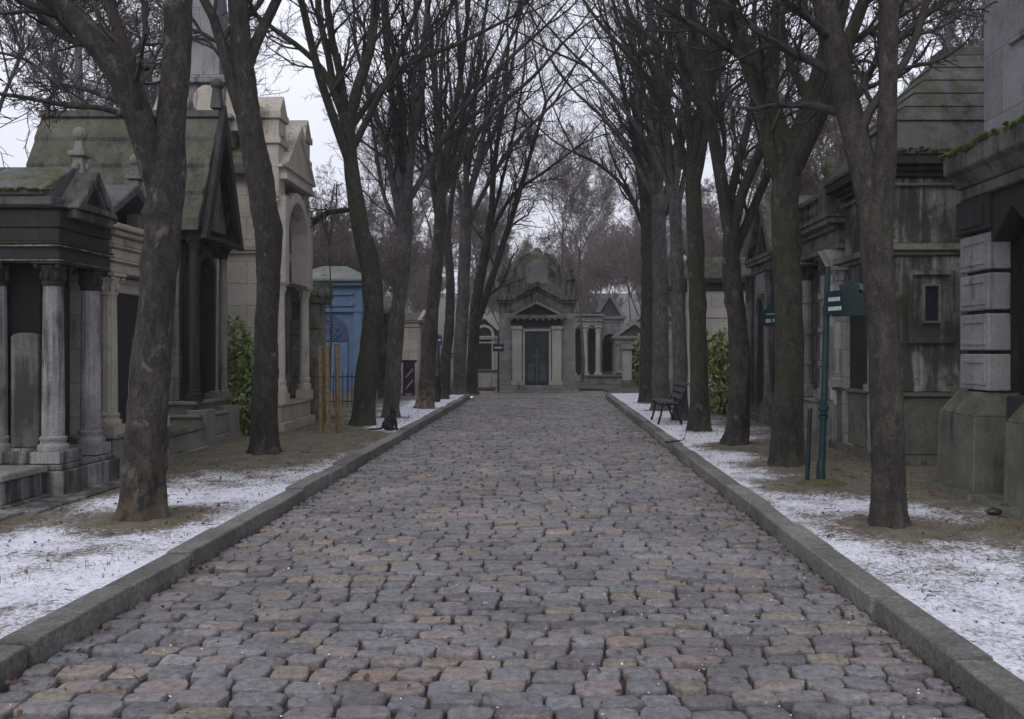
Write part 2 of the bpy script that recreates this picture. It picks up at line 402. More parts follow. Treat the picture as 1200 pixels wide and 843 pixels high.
tag(build_cobbles(), kind='structure')

def kerb(xe, sgn, name):
    mb=MB(); y=-3.0
    while y<29.6:
        L=random.uniform(.85,1.35); w=.20+random.uniform(-.008,.012); zt=.132+random.uniform(-.011,.011); e=random.uniform(-.014,.014)
        n=5
        for i in range(1):
            x0=xe+e; x1=xe+sgn*w
            mb.box(min(x0,x1),max(x0,x1),y+.006,y+L-.008,-.06,zt,jit=.010)
        y+=L
    for k in range(6):      # rounded end turning away from the road
        a0=R(15*k); a1=R(15*(k+1)); r=.9
        c=(xe+sgn*r, y)
        def P(a,rr): return (c[0]-sgn*rr*math.cos(a), c[1]+rr*math.sin(a))
        o0=P(a0,r);o1=P(a1-.01,r);i0=P(a0,r-.2);i1=P(a1-.01,r-.2)
        mb.add([(*o0,-.06),(*o1,-.06),(*i1,-.06),(*i0,-.06),(*o0,.13),(*o1,.13),(*i1,.13),(*i0,.13)],[(0,3,2,1),(4,5,6,7),(0,1,5,4),(1,2,6,5),(2,3,7,6),(3,0,4,7)])
    o=mb.build('kerb',M['kerb'],bevel=.016,seg=3); o.data.shade_smooth(); o.modifiers['bevel'].harden_normals=True; tag(o,kind='structure')
kerb(XL,-1,'l'); kerb(XR,1,'r')

BASES=[]     # (x,y,r) bare rings round trunks and posts
TREES_L=[(-3.71,7.77),(-4.17,12.5),(-3.83,17.6),(-3.62,19.6),(-3.31,22.8),(-3.5,27.8),(-3.25,31)]
TREES_R=[(2.96,7.43),(3.19,11.4),(3.02,13.8),(2.88,16.3),(2.98,19.4),(2.85,22),(2.8,25)]
for x,y in TREES_L+TREES_R: BASES.append((x,y,.55 if y<15 else .36))
BASES += [(3.11,9.75,.6),(-4.0,15.3,1.1),(-4.5,13.2,1.2),(3.5,13.2,.7)]
def sinnoise(X,Y,seed,f):
    r=np.random.default_rng(seed); z=0
    for k in range(7):
        a=r.uniform(0,6.28); fr=f*r.uniform(.5,2.2); z=z+np.sin((X*np.cos(a)+Y*np.sin(a))*fr+r.uniform(0,6.28))
    return z/7
def sidewalk(x0,x1,sgn):
    st=.06; xs=np.arange(min(x0,x1),max(x0,x1)+st/2,st); ys=np.arange(-2,30.9,st)
    X,Y=np.meshgrid(xs,ys); 
    Z=.108+.010*sinnoise(X,Y,3,3)+.007*sinnoise(X,Y,4,14)+.005*sinnoise(X,Y,5,40)
    dk=np.abs(X-x0)                                  # distance from the kerb
    Z=Z+np.clip(dk,0,1.5)*.012
    s=.085-.15*np.clip((dk-1.35)/.8,0,1)
    if sgn<0:
        s=s+.10*np.clip((10.6-Y)/1.5,0,1)*np.clip((1.9-dk)/.6,0,1)-.22*np.exp(-((Y-14.8)/2.6)**2)*np.clip((dk-.25)/.5,0,1)
        s=s+.16*np.clip((Y-15.8)/1.5,0,1)*np.clip((1.3-dk)/.4,0,1)+.25*np.exp(-((X+3.15)/.45)**2-((Y-17.3)/.9)**2)
    else:
        s=s+.10*np.clip((Y-12.5)/2,0,1)*np.clip((1.3-dk)/.4,0,1)
        s=s+.07*np.clip((1.5-dk)/.5,0,1)
        s=s+.02-.10*np.exp(-((Y-11)/1.6)**2)*np.clip((dk-.7)/.5,0,1)
    for bx,by,r in BASES: s=s-.34*np.exp(-(((X-bx)**2+((Y-by)*.9)**2)/r**2)**1.2); 
    for bx,by,r in BASES: Z=Z+.03*np.exp(-((X-bx)**2+(Y-by)**2)/(r*.8)**2)
    s=s+.10*sinnoise(X,Y,9,2.2)
    ny,nx=X.shape; idx=np.arange(ny*nx).reshape(ny,nx)
    FF=np.stack([idx[:-1,:-1],idx[:-1,1:],idx[1:,1:],idx[1:,:-1]],-1).reshape(-1,4)
    o=mesh_np('pavement',np.stack([X,Y,Z],-1).reshape(-1,3),FF,M['walk'])
    at_=o.data.attributes.new('snow','FLOAT','POINT'); at_.data.foreach_set('value',s.astype(np.float32).ravel())
    tag(o,kind='structure')
sidewalk(-2.895,-9.5,-1); sidewalk(2.195,8.8,1)

# ------------------------------------------------------------------ trees
def norm(a): return a/np.maximum(np.linalg.norm(a,axis=-1,keepdims=True),1e-9)
def tubes(P,Rr,S):
    N,K,_=P.shape
    T=np.empty_like(P); T[:,1:-1]=P[:,2:]-P[:,:-2]; T[:,0]=P[:,1]-P[:,0]; T[:,-1]=P[:,-1]-P[:,-2]; T=norm(T)
    ref=np.where(np.abs(T[:,:1,0:1])<.75,np.array([1.,0,0]),np.array([0,1.,0]))
    A=norm(np.cross(T,np.broadcast_to(ref,T.shape))); B=np.cross(T,A)
    an=np.arange(S)*2*np.pi/S
    V=P[:,:,None]+Rr[:,:,None,None]*(A[:,:,None]*np.cos(an)[None,None,:,None]+B[:,:,None]*np.sin(an)[None,None,:,None])
    base=(np.arange(N)*K*S)[:,None,None]; k=np.arange(K-1)[None,:,None]; j=np.arange(S)[None,None,:]
    a=base+k*S+j; b=base+k*S+(j+1)%S
    Fq=np.stack([a,b,b+S,a+S],-1).reshape(-1,4)
    return V.reshape(-1,3),Fq
def cat_parts(parts):
    Vs=[];Fs=[];o=0
    for v,f in parts: Vs.append(v);Fs.append(f+o);o+=len(v)
    return np.concatenate(Vs),np.concatenate(Fs)
def resample(ctrl,n):            # Catmull-Rom through (x,y,z,r)
    C=np.array(ctrl,float); C=np.vstack([2*C[0]-C[1],C,2*C[-1]-C[-2]])
    seg=np.linalg.norm(np.diff(C[1:-1,:3],axis=0),axis=1); cum=np.concatenate([[0],np.cumsum(seg)]); out=[]
    for s in np.linspace(0,cum[-1]-1e-6,n):
        i=min(np.searchsorted(cum,s,side='right')-1,len(seg)-1); t=(s-cum[i])/max(seg[i],1e-6)
        p0,p1,p2,p3=C[i],C[i+1],C[i+2],C[i+3]
        out.append(.5*((2*p1)+(-p0+p2)*t+(2*p0-5*p1+4*p2-p3)*t*t+(-p0+3*p1-3*p2+p3)*t**3))
    out=np.array(out); out[:,3]=np.maximum(out[:,3],.004); return out
def children(P,Rr,K,t0,t1,ang,lr,npt,g,up=.25,wob=.16,rmin=.004,rr=.55,trop=.10,lcap=None):
    N,n,_=P.shape
    L=np.linalg.norm(np.diff(P,axis=1),axis=-1).sum(1)
    t=(t0+(t1-t0)*((np.arange(K)[None]+g.uniform(0,1,(N,K)))/K))
    x=t*(n-1); i=np.clip(x.astype(int),0,n-2); f=(x-i)[...,None]
    ar=np.arange(N)[:,None]
    p=P[ar,i]*(1-f)+P[ar,i+1]*f; tan=norm(P[ar,i+1]-P[ar,i]); r=(Rr[ar,i]*(1-f[...,0])+Rr[ar,i+1]*f[...,0])
    rnd=g.normal(0,1,(N,K,3)); perp=norm(rnd-(rnd*tan).sum(-1,keepdims=True)*tan)
    a=np.radians(g.uniform(ang[0],ang[1],(N,K,1)))
    d=np.cos(a)*tan+np.sin(a)*perp; d[...,2]+=up; d=norm(d)
    ln=L[:,None]*lr*(1.05-.6*t)*g.uniform(.6,1.35,(N,K))
    if lcap: ln=np.minimum(ln,lcap)
    r0=np.maximum(np.minimum(r*rr,r*.9),rmin)
    M_=N*K; p=p.reshape(M_,3); d=d.reshape(M_,3); ln=ln.reshape(M_); r0=r0.reshape(M_)
    Q=[p]; st=(ln/(npt-1))[:,None]
    for k in range(npt-1):
        p=p+d*st; Q.append(p)
        d=d+g.normal(0,wob,d.shape); d[:,2]+=trop; d=norm(d)
    Q=np.stack(Q,1); tp=np.linspace(1,.38,npt)[None]; RR=np.maximum(r0[:,None]*tp,rmin*.8)
    return Q,RR
def limb_auto(p0,az,tilt,L,r,g,n=9,trop=.06,wob=.10,dirz=0):
    d=np.array([math.sin(tilt)*math.cos(az),math.sin(tilt)*math.sin(az),math.cos(tilt)]); p=np.array(p0,float); out=[(*p,r)]
    for k in range(n-1):
        p=p+d*L/(n-1); d=d+g.normal(0,wob,3); d[2]+=trop; d/=np.linalg.norm(d); out.append((*p,max(r*(1-.82*(k+1)/(n-1)),.012)))
    return out
def make_tree(label,group,trunk,limbs,barkm,twigm,seed,dens=(9,8,6),name='avenue_tree',auto=(4,7.5,.35),flare=.38,cat='tree',twig_r=.0042,lean=0,sides=20):
    """trunk/limbs: lists of (x,y,z,r) control points in world metres"""
    g=np.random.default_rng(seed)
    base=trunk[0]; root=thing(name,label,cat,(base[0],base[1],.10),group)
    TL=sum(math.dist(trunk[i][:3],trunk[i+1][:3]) for i in range(len(trunk)-1))
    n=max(12,int(TL/(.045 if sides>30 else .09))); C=resample(trunk,n)
    P=C[None,:,:3]; r=C[:,3].copy()
    h=C[:,2]-C[0,2]; r=r*(1+flare*np.exp(-np.maximum(h,0)/.13)+.12*np.exp(-np.maximum(h,0)/.6))
    Vt,Ft=tubes(P,r[None],sides)
    an=np.tile(np.arange(sides)*2*np.pi/sides,n); hh=np.repeat(np.cumsum(np.r_[0,np.linalg.norm(np.diff(C[:,:3],axis=0),axis=1)]),sides); ctr=np.repeat(C[:,:3],sides,0)
    ds=0
    for k in range(9):
        ds=ds+g.uniform(.010,.022)*np.sin(g.integers(1,6)*an+g.uniform(0,6.28)+hh*g.uniform(-7,7)+1.5*np.sin(hh*g.uniform(.5,3)+g.uniform(0,6)))
    ds=ds+.16*np.exp(-hh/.15)*np.sin(5*an+g.uniform(0,6))*flare/.32*.8
    if sides>30:
        q=g.normal(0,1,(n,sides)); q=(q+np.roll(q,1,0)*.9+np.roll(q,2,0)*.7)/1.5; ds=ds+.017*q.ravel()
    for k in range(g.integers(4,8)):           # burrs and old branch scars
        a0=g.uniform(0,6.28); h0=g.uniform(.3,1)*TL; w=g.uniform(.05,.13)
        da=np.abs((an-a0+np.pi)%(2*np.pi)-np.pi); ds=ds+g.uniform(.08,.28)*np.exp(-(da/.35)**2-((hh-h0)/w)**2)
    Vt=ctr+(Vt-ctr)*(.84+ds)[:,None]
    Vt=np.vstack([Vt,C[-1,:3]+[0,0,r[-1]*.6]]); top=len(Vt)-1; b=(n-1)*sides
    Ft=np.vstack([Ft,[[b+k,b+(k+1)%sides,b+(k+2)%sides,top] for k in range(0,sides,2)]])
    mesh_np('trunk',Vt,Ft,barkm,root)
    lim=[]
    for Lc in limbs: lim.append(resample(Lc,14))
    k0,lenA,tiltA=auto
    top=C[-1]
    for k in range(k0):
        az=6.283*(k+g.uniform(-.3,.3))/max(k0,1)+seed; src=C[int(n*g.uniform(.80,.985))]
        lim.append(resample(limb_auto(src[:3],az,tiltA*g.uniform(.6,1.35),lenA*g.uniform(.75,1.2),src[3]*g.uniform(.42,.6),g),14))
    extra=[]
    for Lc in limbs:         # limbs given only as far as the picture edge grow on upwards
        e=resample(Lc,14)[-1]; pr=resample(Lc,14)[-3]; d=e[:3]-pr[:3]; d/=np.linalg.norm(d)
        if e[3]>.03:
            for q in range(2):
                dd=d+g.normal(0,.28,3); dd[2]+=.2; dd/=np.linalg.norm(dd)
                extra.append(resample(limb_auto(e[:3],math.atan2(dd[1],dd[0]),math.acos(min(1,dd[2])),g.uniform(3.5,6),e[3]*.72,g),14))
    if trunk[-1][3]>.09 and k0==0:
        for q in range(4): extra.append(resample(limb_auto(top[:3],q*1.57+seed,g.uniform(.15,.5),g.uniform(5,8),top[3]*.62,g),14))
    LP=np.array(lim+extra); 
    for c in lim: 
        v,f=tubes(c[None,:,:3],c[None,:,3],10); mesh_np('limb',v,f,barkm,root)
    parts=[]
    if extra:
        E=np.array(extra); parts.append(tubes(E[:,:,:3],E[:,:,3],8))
    A,B,Cc=dens
    P2,R2=children(LP[:,:,:3],LP[:,:,3],A,.14,.98,(24,60),.44,9,g,.13,.15,.006,.40,.045); parts.append(tubes(P2,R2,6))
    P3,R3=children(P2,R2,B,.12,.98,(26,62),.48,6,g,.10,.19,twig_r*1.1,.55,.04); parts.append(tubes(P3,R3,4))
    P4,R4=children(P3,R3,Cc,.10,.98,(28,68),.52,5,g,.05,.24,twig_r*.8,.6,.03); parts.append(tubes(P4,R4,3))
    v,f=cat_parts(parts); cr=mesh_np('crown',v,f,twigm,root)
    return root
def px_tree(label,d,trunk,limbs,barkm,seed,dens=(8,7,5),auto=(3,7,.35),twigm=None,group='bare trees lining the cobbled avenue',**kw):
    def conv(pts,drift=0):
        out=[]; d0,d1=drift if isinstance(drift,tuple) else (0,drift)
        for i,q in enumerate(pts):
            dd=d+d0+(d1-d0)*i/max(1,len(pts)-1); x,y,z=at(q[0],q[1],dd); out.append((x,y,z,q[2]*dd/F/2*(.82 if (isinstance(drift,tuple) or drift) and d>15 else 1)))
        return out
    if d<15: kw['sides']=44
    T=conv(trunk,kw.pop('tdrift',0)); T[0]=(T[0][0],T[0][1],.06,T[0][3])
    return make_tree(label,group,T,[conv(l[1:],l[0]) for l in limbs],barkm,twigm or M['twig'],seed,dens,auto=auto,**kw)

px_tree('thick mottled tree with rust-brown foot, forking before the dark columned tomb',7.77,
  [(165,608,53),(170,540,52),(176,450,50),(184,350,47),(191,262,46),(195,205,48),(199,150,38),(207,70,37),(208,0,36),(209,-110,34),(205,-260,26)],
  [(-.4,(188,225,30),(172,165,34),(148,102,31),(110,45,28),(66,5,25),(10,-60,20),(-60,-170,14)),
   ((-.22,.6),(133,84,12),(139,55,9),(130,15,8),(118,-50,7),(120,-140,5)),
   ((-.10,-.8),(160,142,10),(125,128,7),(70,122,6),(20,113,5),(-40,105,4)),
   ((-.16,.7),(150,122,9),(100,105,5),(66,97,4),(30,70,4),(-10,60,3))],M['bark_main'],11,dens=(8,7,5),auto=(2,5,.4))
px_tree('gnarled lumpy tree forking in front of the cream gothic chapel',12.5,
  [(310,533,36),(311,450,33),(313,360,30),(315,290,34),(307,225,36),(297,170,34),(289,120,31),(283,60,28),(279,0,26),(274,-90,24),(270,-220,18)],
  [(-.5,(290,150,16),(275,110,14),(259,50,12),(249,18,11),(232,-15,10),(205,-90,8),(190,-190,6)),
   (.5,(286,90,15),(300,50,13),(322,5,11),(350,-60,9),(370,-160,7)),
   ((-.2,.3),(258,50,8),(275,28,6),(300,10,6),(330,-40,5))],M['bark'],12,dens=(8,7,5),auto=(3,6,.45))
px_tree('slender curved tree fanning into three limbs beside the wooden stakes',17.6,
  [(425,498,30),(430,440,29),(438,370,28),(434,315,27),(421,258,24),(411,190,20),(406,135,21)],
  [(-.6,(407,150,12),(395,118,11),(378,82,9),(350,55,8),(318,32,7),(285,5,5)),
   (.3,(406,140,13),(399,90,11),(388,40,10),(380,-20,9),(370,-100,7)),
   (-.3,(409,145,16),(420,100,15),(434,58,13),(440,5,11),(448,-70,9),(450,-150,7)),
   (.8,(412,150,9),(440,110,8),(480,75,7),(540,50,6),(600,20,4)),
   (.8,(417,245,8),(385,250,7),(350,268,5),(310,262,4))],M['bark_green'],13,dens=(9,8,6),auto=(3,7,.4))
px_tree('dark upright tree directly behind the black cat',19.6,
  [(458,489,21),(462,420,21),(468,350,20),(474,290,19),(476,235,18)],
  [(.4,(476,250,12),(468,190,12),(460,120,10),(452,40,9),(445,-50,7)),
   (-.4,(476,245,14),(482,180,12),(492,100,10),(500,20,8),(512,-70,6)),
   (.8,(477,240,9),(505,190,8),(540,130,7),(585,80,6),(640,30,4)),
   (1.2,(474,280,6),(450,230,6),(440,170,5),(430,110,4))],M['bark_grey'],14,dens=(9,8,6),auto=(3,7,.3))
px_tree('tan-footed tree beside the dark green litter bin',22.8,
  [(498,478,22),(502,420,21),(508,350,18),(514,290,16),(517,230,15)],
  [(.4,(517,240,10),(513,160,9),(508,80,8),(500,0,7)),(-.5,(517,240,11),(525,170,10),(538,100,8),(548,20,7)),
   (.6,(517,235,8),(545,180,7),(580,130,6),(625,90,5),(660,50,4))],M['bark_tan'],15,dens=(9,8,6),auto=(3,8,.3))
px_tree('thin leaning tree rising just behind the litter bin',27.2,
  [(519,467,14),(521,430,14),(527,375,13),(527,320,12),(523,270,11)],
  [(.4,(523,280,8),(517,200,7),(516,120,6),(520,30,5)),(-.5,(523,275,7),(535,200,6),(550,130,6),(575,70,5))],M['bark'],16,dens=(9,8,6),auto=(2,8,.3))
px_tree('pale grey stout trunk near the far left end of the kerb',30.2,
  [(538,462,19),(540,400,18),(543,340,17),(545,280,16),(547,230,14)],
  [(.4,(547,240,9),(545,170,8),(540,90,7),(535,10,5)),(-.5,(547,240,9),(562,180,8),(575,120,7),(592,60,5)),(.6,(545,270,7),(575,210,6),(610,160,5),(650,120,4))],M['bark_grey'],17,dens=(9,8,6),auto=(3,8,.3))
px_tree('dark double-stemmed tree leaning toward the domed mausoleum',31.5,
  [(553,460,15),(555,400,15),(560,340,14),(570,290,12),(576,250,11)],
  [(-.4,(556,390,10),(572,340,10),(590,285,9),(606,235,8),(622,180,6),(640,120,5)),(.4,(576,255,8),(580,190,7),(590,120,6),(596,50,5)),
   (.5,(572,280,6),(600,230,5),(640,200,4),(680,170,3))],M['bark'],18,dens=(9,8,6),auto=(2,8,.3))
# right row
px_tree('straight tall trunk with a left limb, nearest tree on the right snow',7.43,
  [(1042,619,44),(1041,540,43),(1038,450,42),(1032,360,40),(1027,290,42),(1029,235,40),(1037,185,29),(1040,120,26),(1041,60,26),(1042,0,26),(1040,-110,23),(1036,-260,18)],
  [(.5,(1024,265,26),(1013,205,31),(1000,150,30),(986,95,29),(974,45,28),(966,0,27),(952,-90,24),(945,-220,16)),
   ((.28,-.5),(976,48,12),(945,20,8),(915,-5,7),(880,-60,6)),(.6,(1040,60,9),(1070,30,8),(1105,0,7),(1150,-60,5)),
   ((.2,.4),(996,125,12),(1022,80,8),(1035,40,7),(1030,-30,6))],M['bark_red'],21,dens=(9,8,6),auto=(2,5,.4))
px_tree('thick dark tree forking in a V behind the green sign post',11.4,
  [(922,547,42),(923,480,40),(925,400,39),(922,320,37),(920,250,37),(921,200,36),(920,168,34)],
  [(-.4,(918,190,26),(910,142,22),(890,88,21),(866,40,19),(849,-5,18),(825,-90,14),(810,-200,9)),
   (.5,(922,190,28),(936,165,28),(957,108,27),(970,62,25),(985,0,22),(1000,-90,18),(1005,-200,12)),
   ((-.1,.3),(905,132,14),(900,90,9),(905,40,8),(912,-20,7)),((-.2,-.6),(884,76,12),(850,55,7),(820,35,6),(780,10,5)),
   ((.2,.6),(950,122,14),(925,70,8),(915,20,7),(905,-40,6))],M['bark_green'],22,dens=(8,7,5),auto=(2,6,.4))
px_tree('slim tree splitting into two thin stems beside the laurel bush',13.8,
  [(861,522,31),(866,470,28),(868,420,27),(862,360,25),(857,310,24),(856,262,23)],
  [(.4,(855,275,15),(845,210,15),(832,135,14),(816,45,13),(804,-20,11),(790,-120,8)),(-.4,(857,275,14),(872,220,12),(890,178,11),(905,120,9),(910,50,8),(905,-40,6)),
   ((.25,.6),(836,152,10),(800,90,6),(770,50,5),(730,20,4))],M['bark'],23,dens=(9,8,6),auto=(3,7,.4))
px_tree('dark straight tree with mossy flared foot just right of the bench',16.3,
  [(820,505,26),(819,450,25),(818,390,24),(816,320,23),(814,250,22),(812,190,20)],
  [(.4,(812,200,13),(805,120,12),(795,30,10),(785,-60,8)),(-.4,(812,200,12),(822,130,11),(835,60,9),(840,-20,7)),(.7,(812,205,9),(785,140,8),(750,80,7),(705,30,5),(670,-20,4))],M['bark_green'],24,dens=(9,8,6),auto=(3,7,.35))
px_tree('dark tree rising right behind the park bench',19.0,
  [(798,492,21),(797,430,20),(795,360,19),(793,290,18),(790,220,16)],
  [(.4,(790,230,11),(782,150,9),(770,60,8),(755,-20,6)),(-.4,(790,230,10),(800,160,9),(808,80,7)),(.6,(790,230,8),(760,170,7),(725,120,6),(690,80,5))],M['bark_grey'],25,dens=(9,8,6),auto=(3,8,.3))
px_tree('broad grey trunk left of the bench, second from the far kerb end',22.0,
  [(774,480,25),(774,420,23),(774,350,22),(773,290,20),(771,230,17)],
  [(.4,(771,240,11),(762,160,9),(748,80,7),(735,10,6)),(-.4,(771,240,11),(778,160,9),(782,80,7)),(.6,(771,245,8),(742,185,7),(708,140,5),(676,110,4))],M['bark_grey'],26,dens=(9,8,6),auto=(3,8,.3))
px_tree('dark trunk last in the row beside the right kerb end',25.2,
  [(757,473,17),(757,420,17),(758,350,16),(757,290,14),(755,240,13)],
  [(.4,(755,250,9),(745,180,8),(732,110,6),(715,40,5)),(-.4,(755,250,8),(760,170,7),(765,90,6)),(.6,(756,270,7),(735,225,6),(705,195,5),(675,180,4))],M['bark'],27,dens=(9,8,6),auto=(3,8,.3))
px_tree('slender trunk half hidden at the far right end of the avenue',29.0,
  [(768,462,14),(768,400,13),(767,330,12),(765,260,11)],
  [(.4,(765,270,8),(755,190,6),(740,120,5)),(-.4,(765,270,8),(770,190,6),(775,120,5))],M['bark'],28,dens=(9,8,6),auto=(3,8,.3))

# background trees: a few kinds, copied
def bg_proto(seed,h,kind):
    g=np.random.default_rng(seed); r=.20
    fork=h*g.uniform(.14,.26)
    T=[(0,0,.0,r),(g.normal(0,.15),g.normal(0,.15),fork*.5,r*.85),(g.normal(0,.25),g.normal(0,.25),fork,r*.75),(g.normal(0,.4),g.normal(0,.4),h*.55,r*.45),(g.normal(0,.6),g.normal(0,.6),h*.8,r*.2)]
    return make_tree('x','x',T,[],M['bark_far'],M['twig_far'],seed,dens=(12,10,9),name='bare_tree',auto=(7,h*.55,.5),twig_r=.015,sides=10)
def shrub_proto(seed,h):
    g=np.random.default_rng(seed)
    T=[(0,0,0,.11),(g.normal(0,.1),g.normal(0,.1),h*.10,.095),(g.normal(0,.2),g.normal(0,.2),h*.25,.075),(g.normal(0,.4),g.normal(0,.4),h*.55,.04)]
    return make_tree('x','x',T,[],M['bark_far'],M['twig_far'],seed,dens=(11,9,8),name='bare_shrub',auto=(9,h*.6,.62),twig_r=.012,sides=8)
shrubs=[shrub_proto(111,7),shrub_proto(112,8.5)]; used_shrubs=set()
protos=[bg_proto(101,15,0),bg_proto(102,17,1),bg_proto(103,13,2),bg_proto(104,16,3)]
def copy_tree(o):
    c=o.copy(); COL.objects.link(c)
    for ch in o.children:
        k=ch.copy(); COL.objects.link(k); k.parent=c
    return c
spots=[]
g=np.random.default_rng(55)
def scatter(n,x0,x1,y0,y1,label,group,mind=2.6,sc=(.8,1.15),shrub=False):
    k=0; tries=0
    while k<n and tries<4000:
        tries+=1; x=g.uniform(x0,x1); y=g.uniform(y0,y1)
        if any((x-a)**2+(y-b)**2<mind**2 for a,b,*_ in spots): continue
        spots.append((x,y,g.uniform(*sc),label,group,shrub)); k+=1
scatter(11,-14,16,42,64,'bare brown tree among the tombs behind the domed mausoleum','bare trees behind the mausoleum',2.6,(.55,.85))
scatter(9,-13,14,50,76,'low twiggy bare tree behind the domed mausoleum','low bare trees behind the mausoleum',1.9,(.8,1.2),True)
scatter(36,-40,46,66,130,'bare brown tree far beyond the domed mausoleum, among many','bare trees far beyond the mausoleum',3,(.6,.95))
scatter(16,-34,40,76,120,'low twiggy bare tree on the far slope beyond the mausoleum','low bare trees on the far slope',2.4,(.9,1.4),True)
scatter(22,-16,22,80,112,'low twiggy bare tree on the far slope beyond the mausoleum','low bare trees on the far slope',1.8,(1.1,1.7),True)
scatter(11,-15,-7.6,28,46,'low twiggy bare tree among the tombs beyond the blue chapel','low bare trees behind the blue chapel',1.9,(.7,1.1),True)
scatter(14,7.6,15,24,46,'low twiggy bare tree behind the pale tomb house','low bare trees behind the pale tomb house',1.9,(.7,1.1),True)
scatter(7,-22,-10.5,16,46,'bare tree behind the tombs on the left of the avenue','bare trees behind the left tombs',3)
scatter(9,-48,-22,14,60,'bare tree far back on the left, seen over the tomb roofs','bare trees far back on the left',3.5)
scatter(11,9.5,22,17,46,'bare tree behind the tombs on the right of the avenue','bare trees behind the right tombs',3)
scatter(10,22,46,16,60,'bare tree far back on the right, seen over the tomb roofs','bare trees far back on the right',3.5)
pools={False:protos,True:shrubs}; count={False:0,True:0}
for (x,y,sc_,lb,gr,sh) in spots:
    k=count[sh]; count[sh]+=1; pl_=pools[sh]
    o=pl_[k] if k<len(pl_) else copy_tree(pl_[k%len(pl_)])
    o.location=(x,y,hill_z(y)); o.rotation_euler=(0,0,g.uniform(0,6.28)); o.scale=(sc_,sc_,sc_*g.uniform(.92,1.08)); tag(o,lb,'tree',gr)

# ------------------------------------------------------------------ bushes
def leaf_cloud(n,blobs,size,g):
    C=np.array([b[:3] for b in blobs]); S=np.array([b[3:6] for b in blobs]); w=np.prod(S,1); w=w/w.sum()
    idx=g.choice(len(blobs),n,p=w); d=norm(g.normal(0,1,(n,3))); rr=g.uniform(.35,1,(n,1))**.5
    P=C[idx]+d*S[idx]*rr*(1+g.normal(0,.10,(n,1)))
    ax=norm(d*.7+g.normal(0,.6,(n,3))+np.array([0,0,-.15])); nn=norm(d+g.normal(0,.5,(n,3))+np.array([0,0,.5])); sd=norm(np.cross(ax,nn)); nn=np.cross(sd,ax)
    L=size*g.uniform(.6,1.3,(n,1)); W=L*.22
    a=P; b=P+ax*L*.5+sd*W-nn*L*.05; c=P+ax*L-nn*L*.15; e=P+ax*L*.5-sd*W-nn*L*.05; m=P+ax*L*.5+nn*L*.03
    V=np.stack([a,b,c,e,m],1).reshape(-1,3); base=np.arange(n)[:,None]*5
    Fq=np.concatenate([base+np.array([[0,1,2,4]]),base+np.array([[0,4,2,3]])],0)
    return V,Fq
def bush(name,label,loc,blobs,n,size,mat,seed,stems=6,cat='bush'):
    g=np.random.default_rng(seed); t=thing(name,label,cat,loc)
    bl=[(loc[0]+b[0],loc[1]+b[1],loc[2]+b[2],*b[3:]) for b in blobs]
    v,f=leaf_cloud(n,bl,size,g); mesh_np('foliage',v,f,mat,t,smooth=False)
    mb=MB()
    for k in range(stems):
        b=bl[k%len(bl)]; p0=(loc[0]+g.normal(0,.12),loc[1]+g.normal(0,.12),loc[2]-.03); p1=(b[0]+g.normal(0,.1),b[1]+g.normal(0,.1),b[2]+b[5]*.5)
        mid=tuple((p0[i]+p1[i])/2+g.normal(0,.06) for i in range(3)); mb.tube([p0,mid,p1],[.022,.016,.006],6)
    mb.build('stem',M['twig'],t,bevel=0,smooth=True)
    return t
bush('laurel_bush','tall narrow green laurel between the mossy-roofed chapel and the cream chapel',(-5.62,15.62,.1),
     [(0,0,.75,.32,.3,.6),(.02,.05,1.3,.30,.28,.55),(-.12,0,1.75,.22,.22,.45),(.12,0,.4,.28,.25,.35)],1500,.13,M['laurel2'],1)
bush('laurel_bush','wide bright green laurel hedge bush behind the right-hand slim trees',(4.25,20.6,.1),
     [(-.35,0,.8,.45,.5,.75),(.25,.1,.95,.5,.5,.85),(0,0,1.45,.5,.45,.6),(.55,0,1.35,.4,.45,.75),(-.25,.1,1.6,.35,.4,.4),(.75,.1,1.7,.35,.4,.55),(.8,0,.7,.35,.5,.6)],3800,.15,M['laurel'],2)
bush('ivy_mass','green ivy draped over the pale stone pier right of the mausoleum',(4.0,37.6,.1),
     [(0,0,.9,.35,.35,.9),(.15,0,1.6,.3,.35,.7),(-.05,0,.4,.4,.3,.4),(.5,.1,1.2,.4,.35,.8)],1800,.16,M['laurel'],3,cat='ivy')
bush('ivy_mass','dark ivy climbing beside the right kerb-end trunks',(3.45,27.5,.1),
     [(0,0,.7,.3,.3,.7),(.1,0,1.4,.25,.3,.5)],900,.14,M['laurel2'],4,cat='ivy')

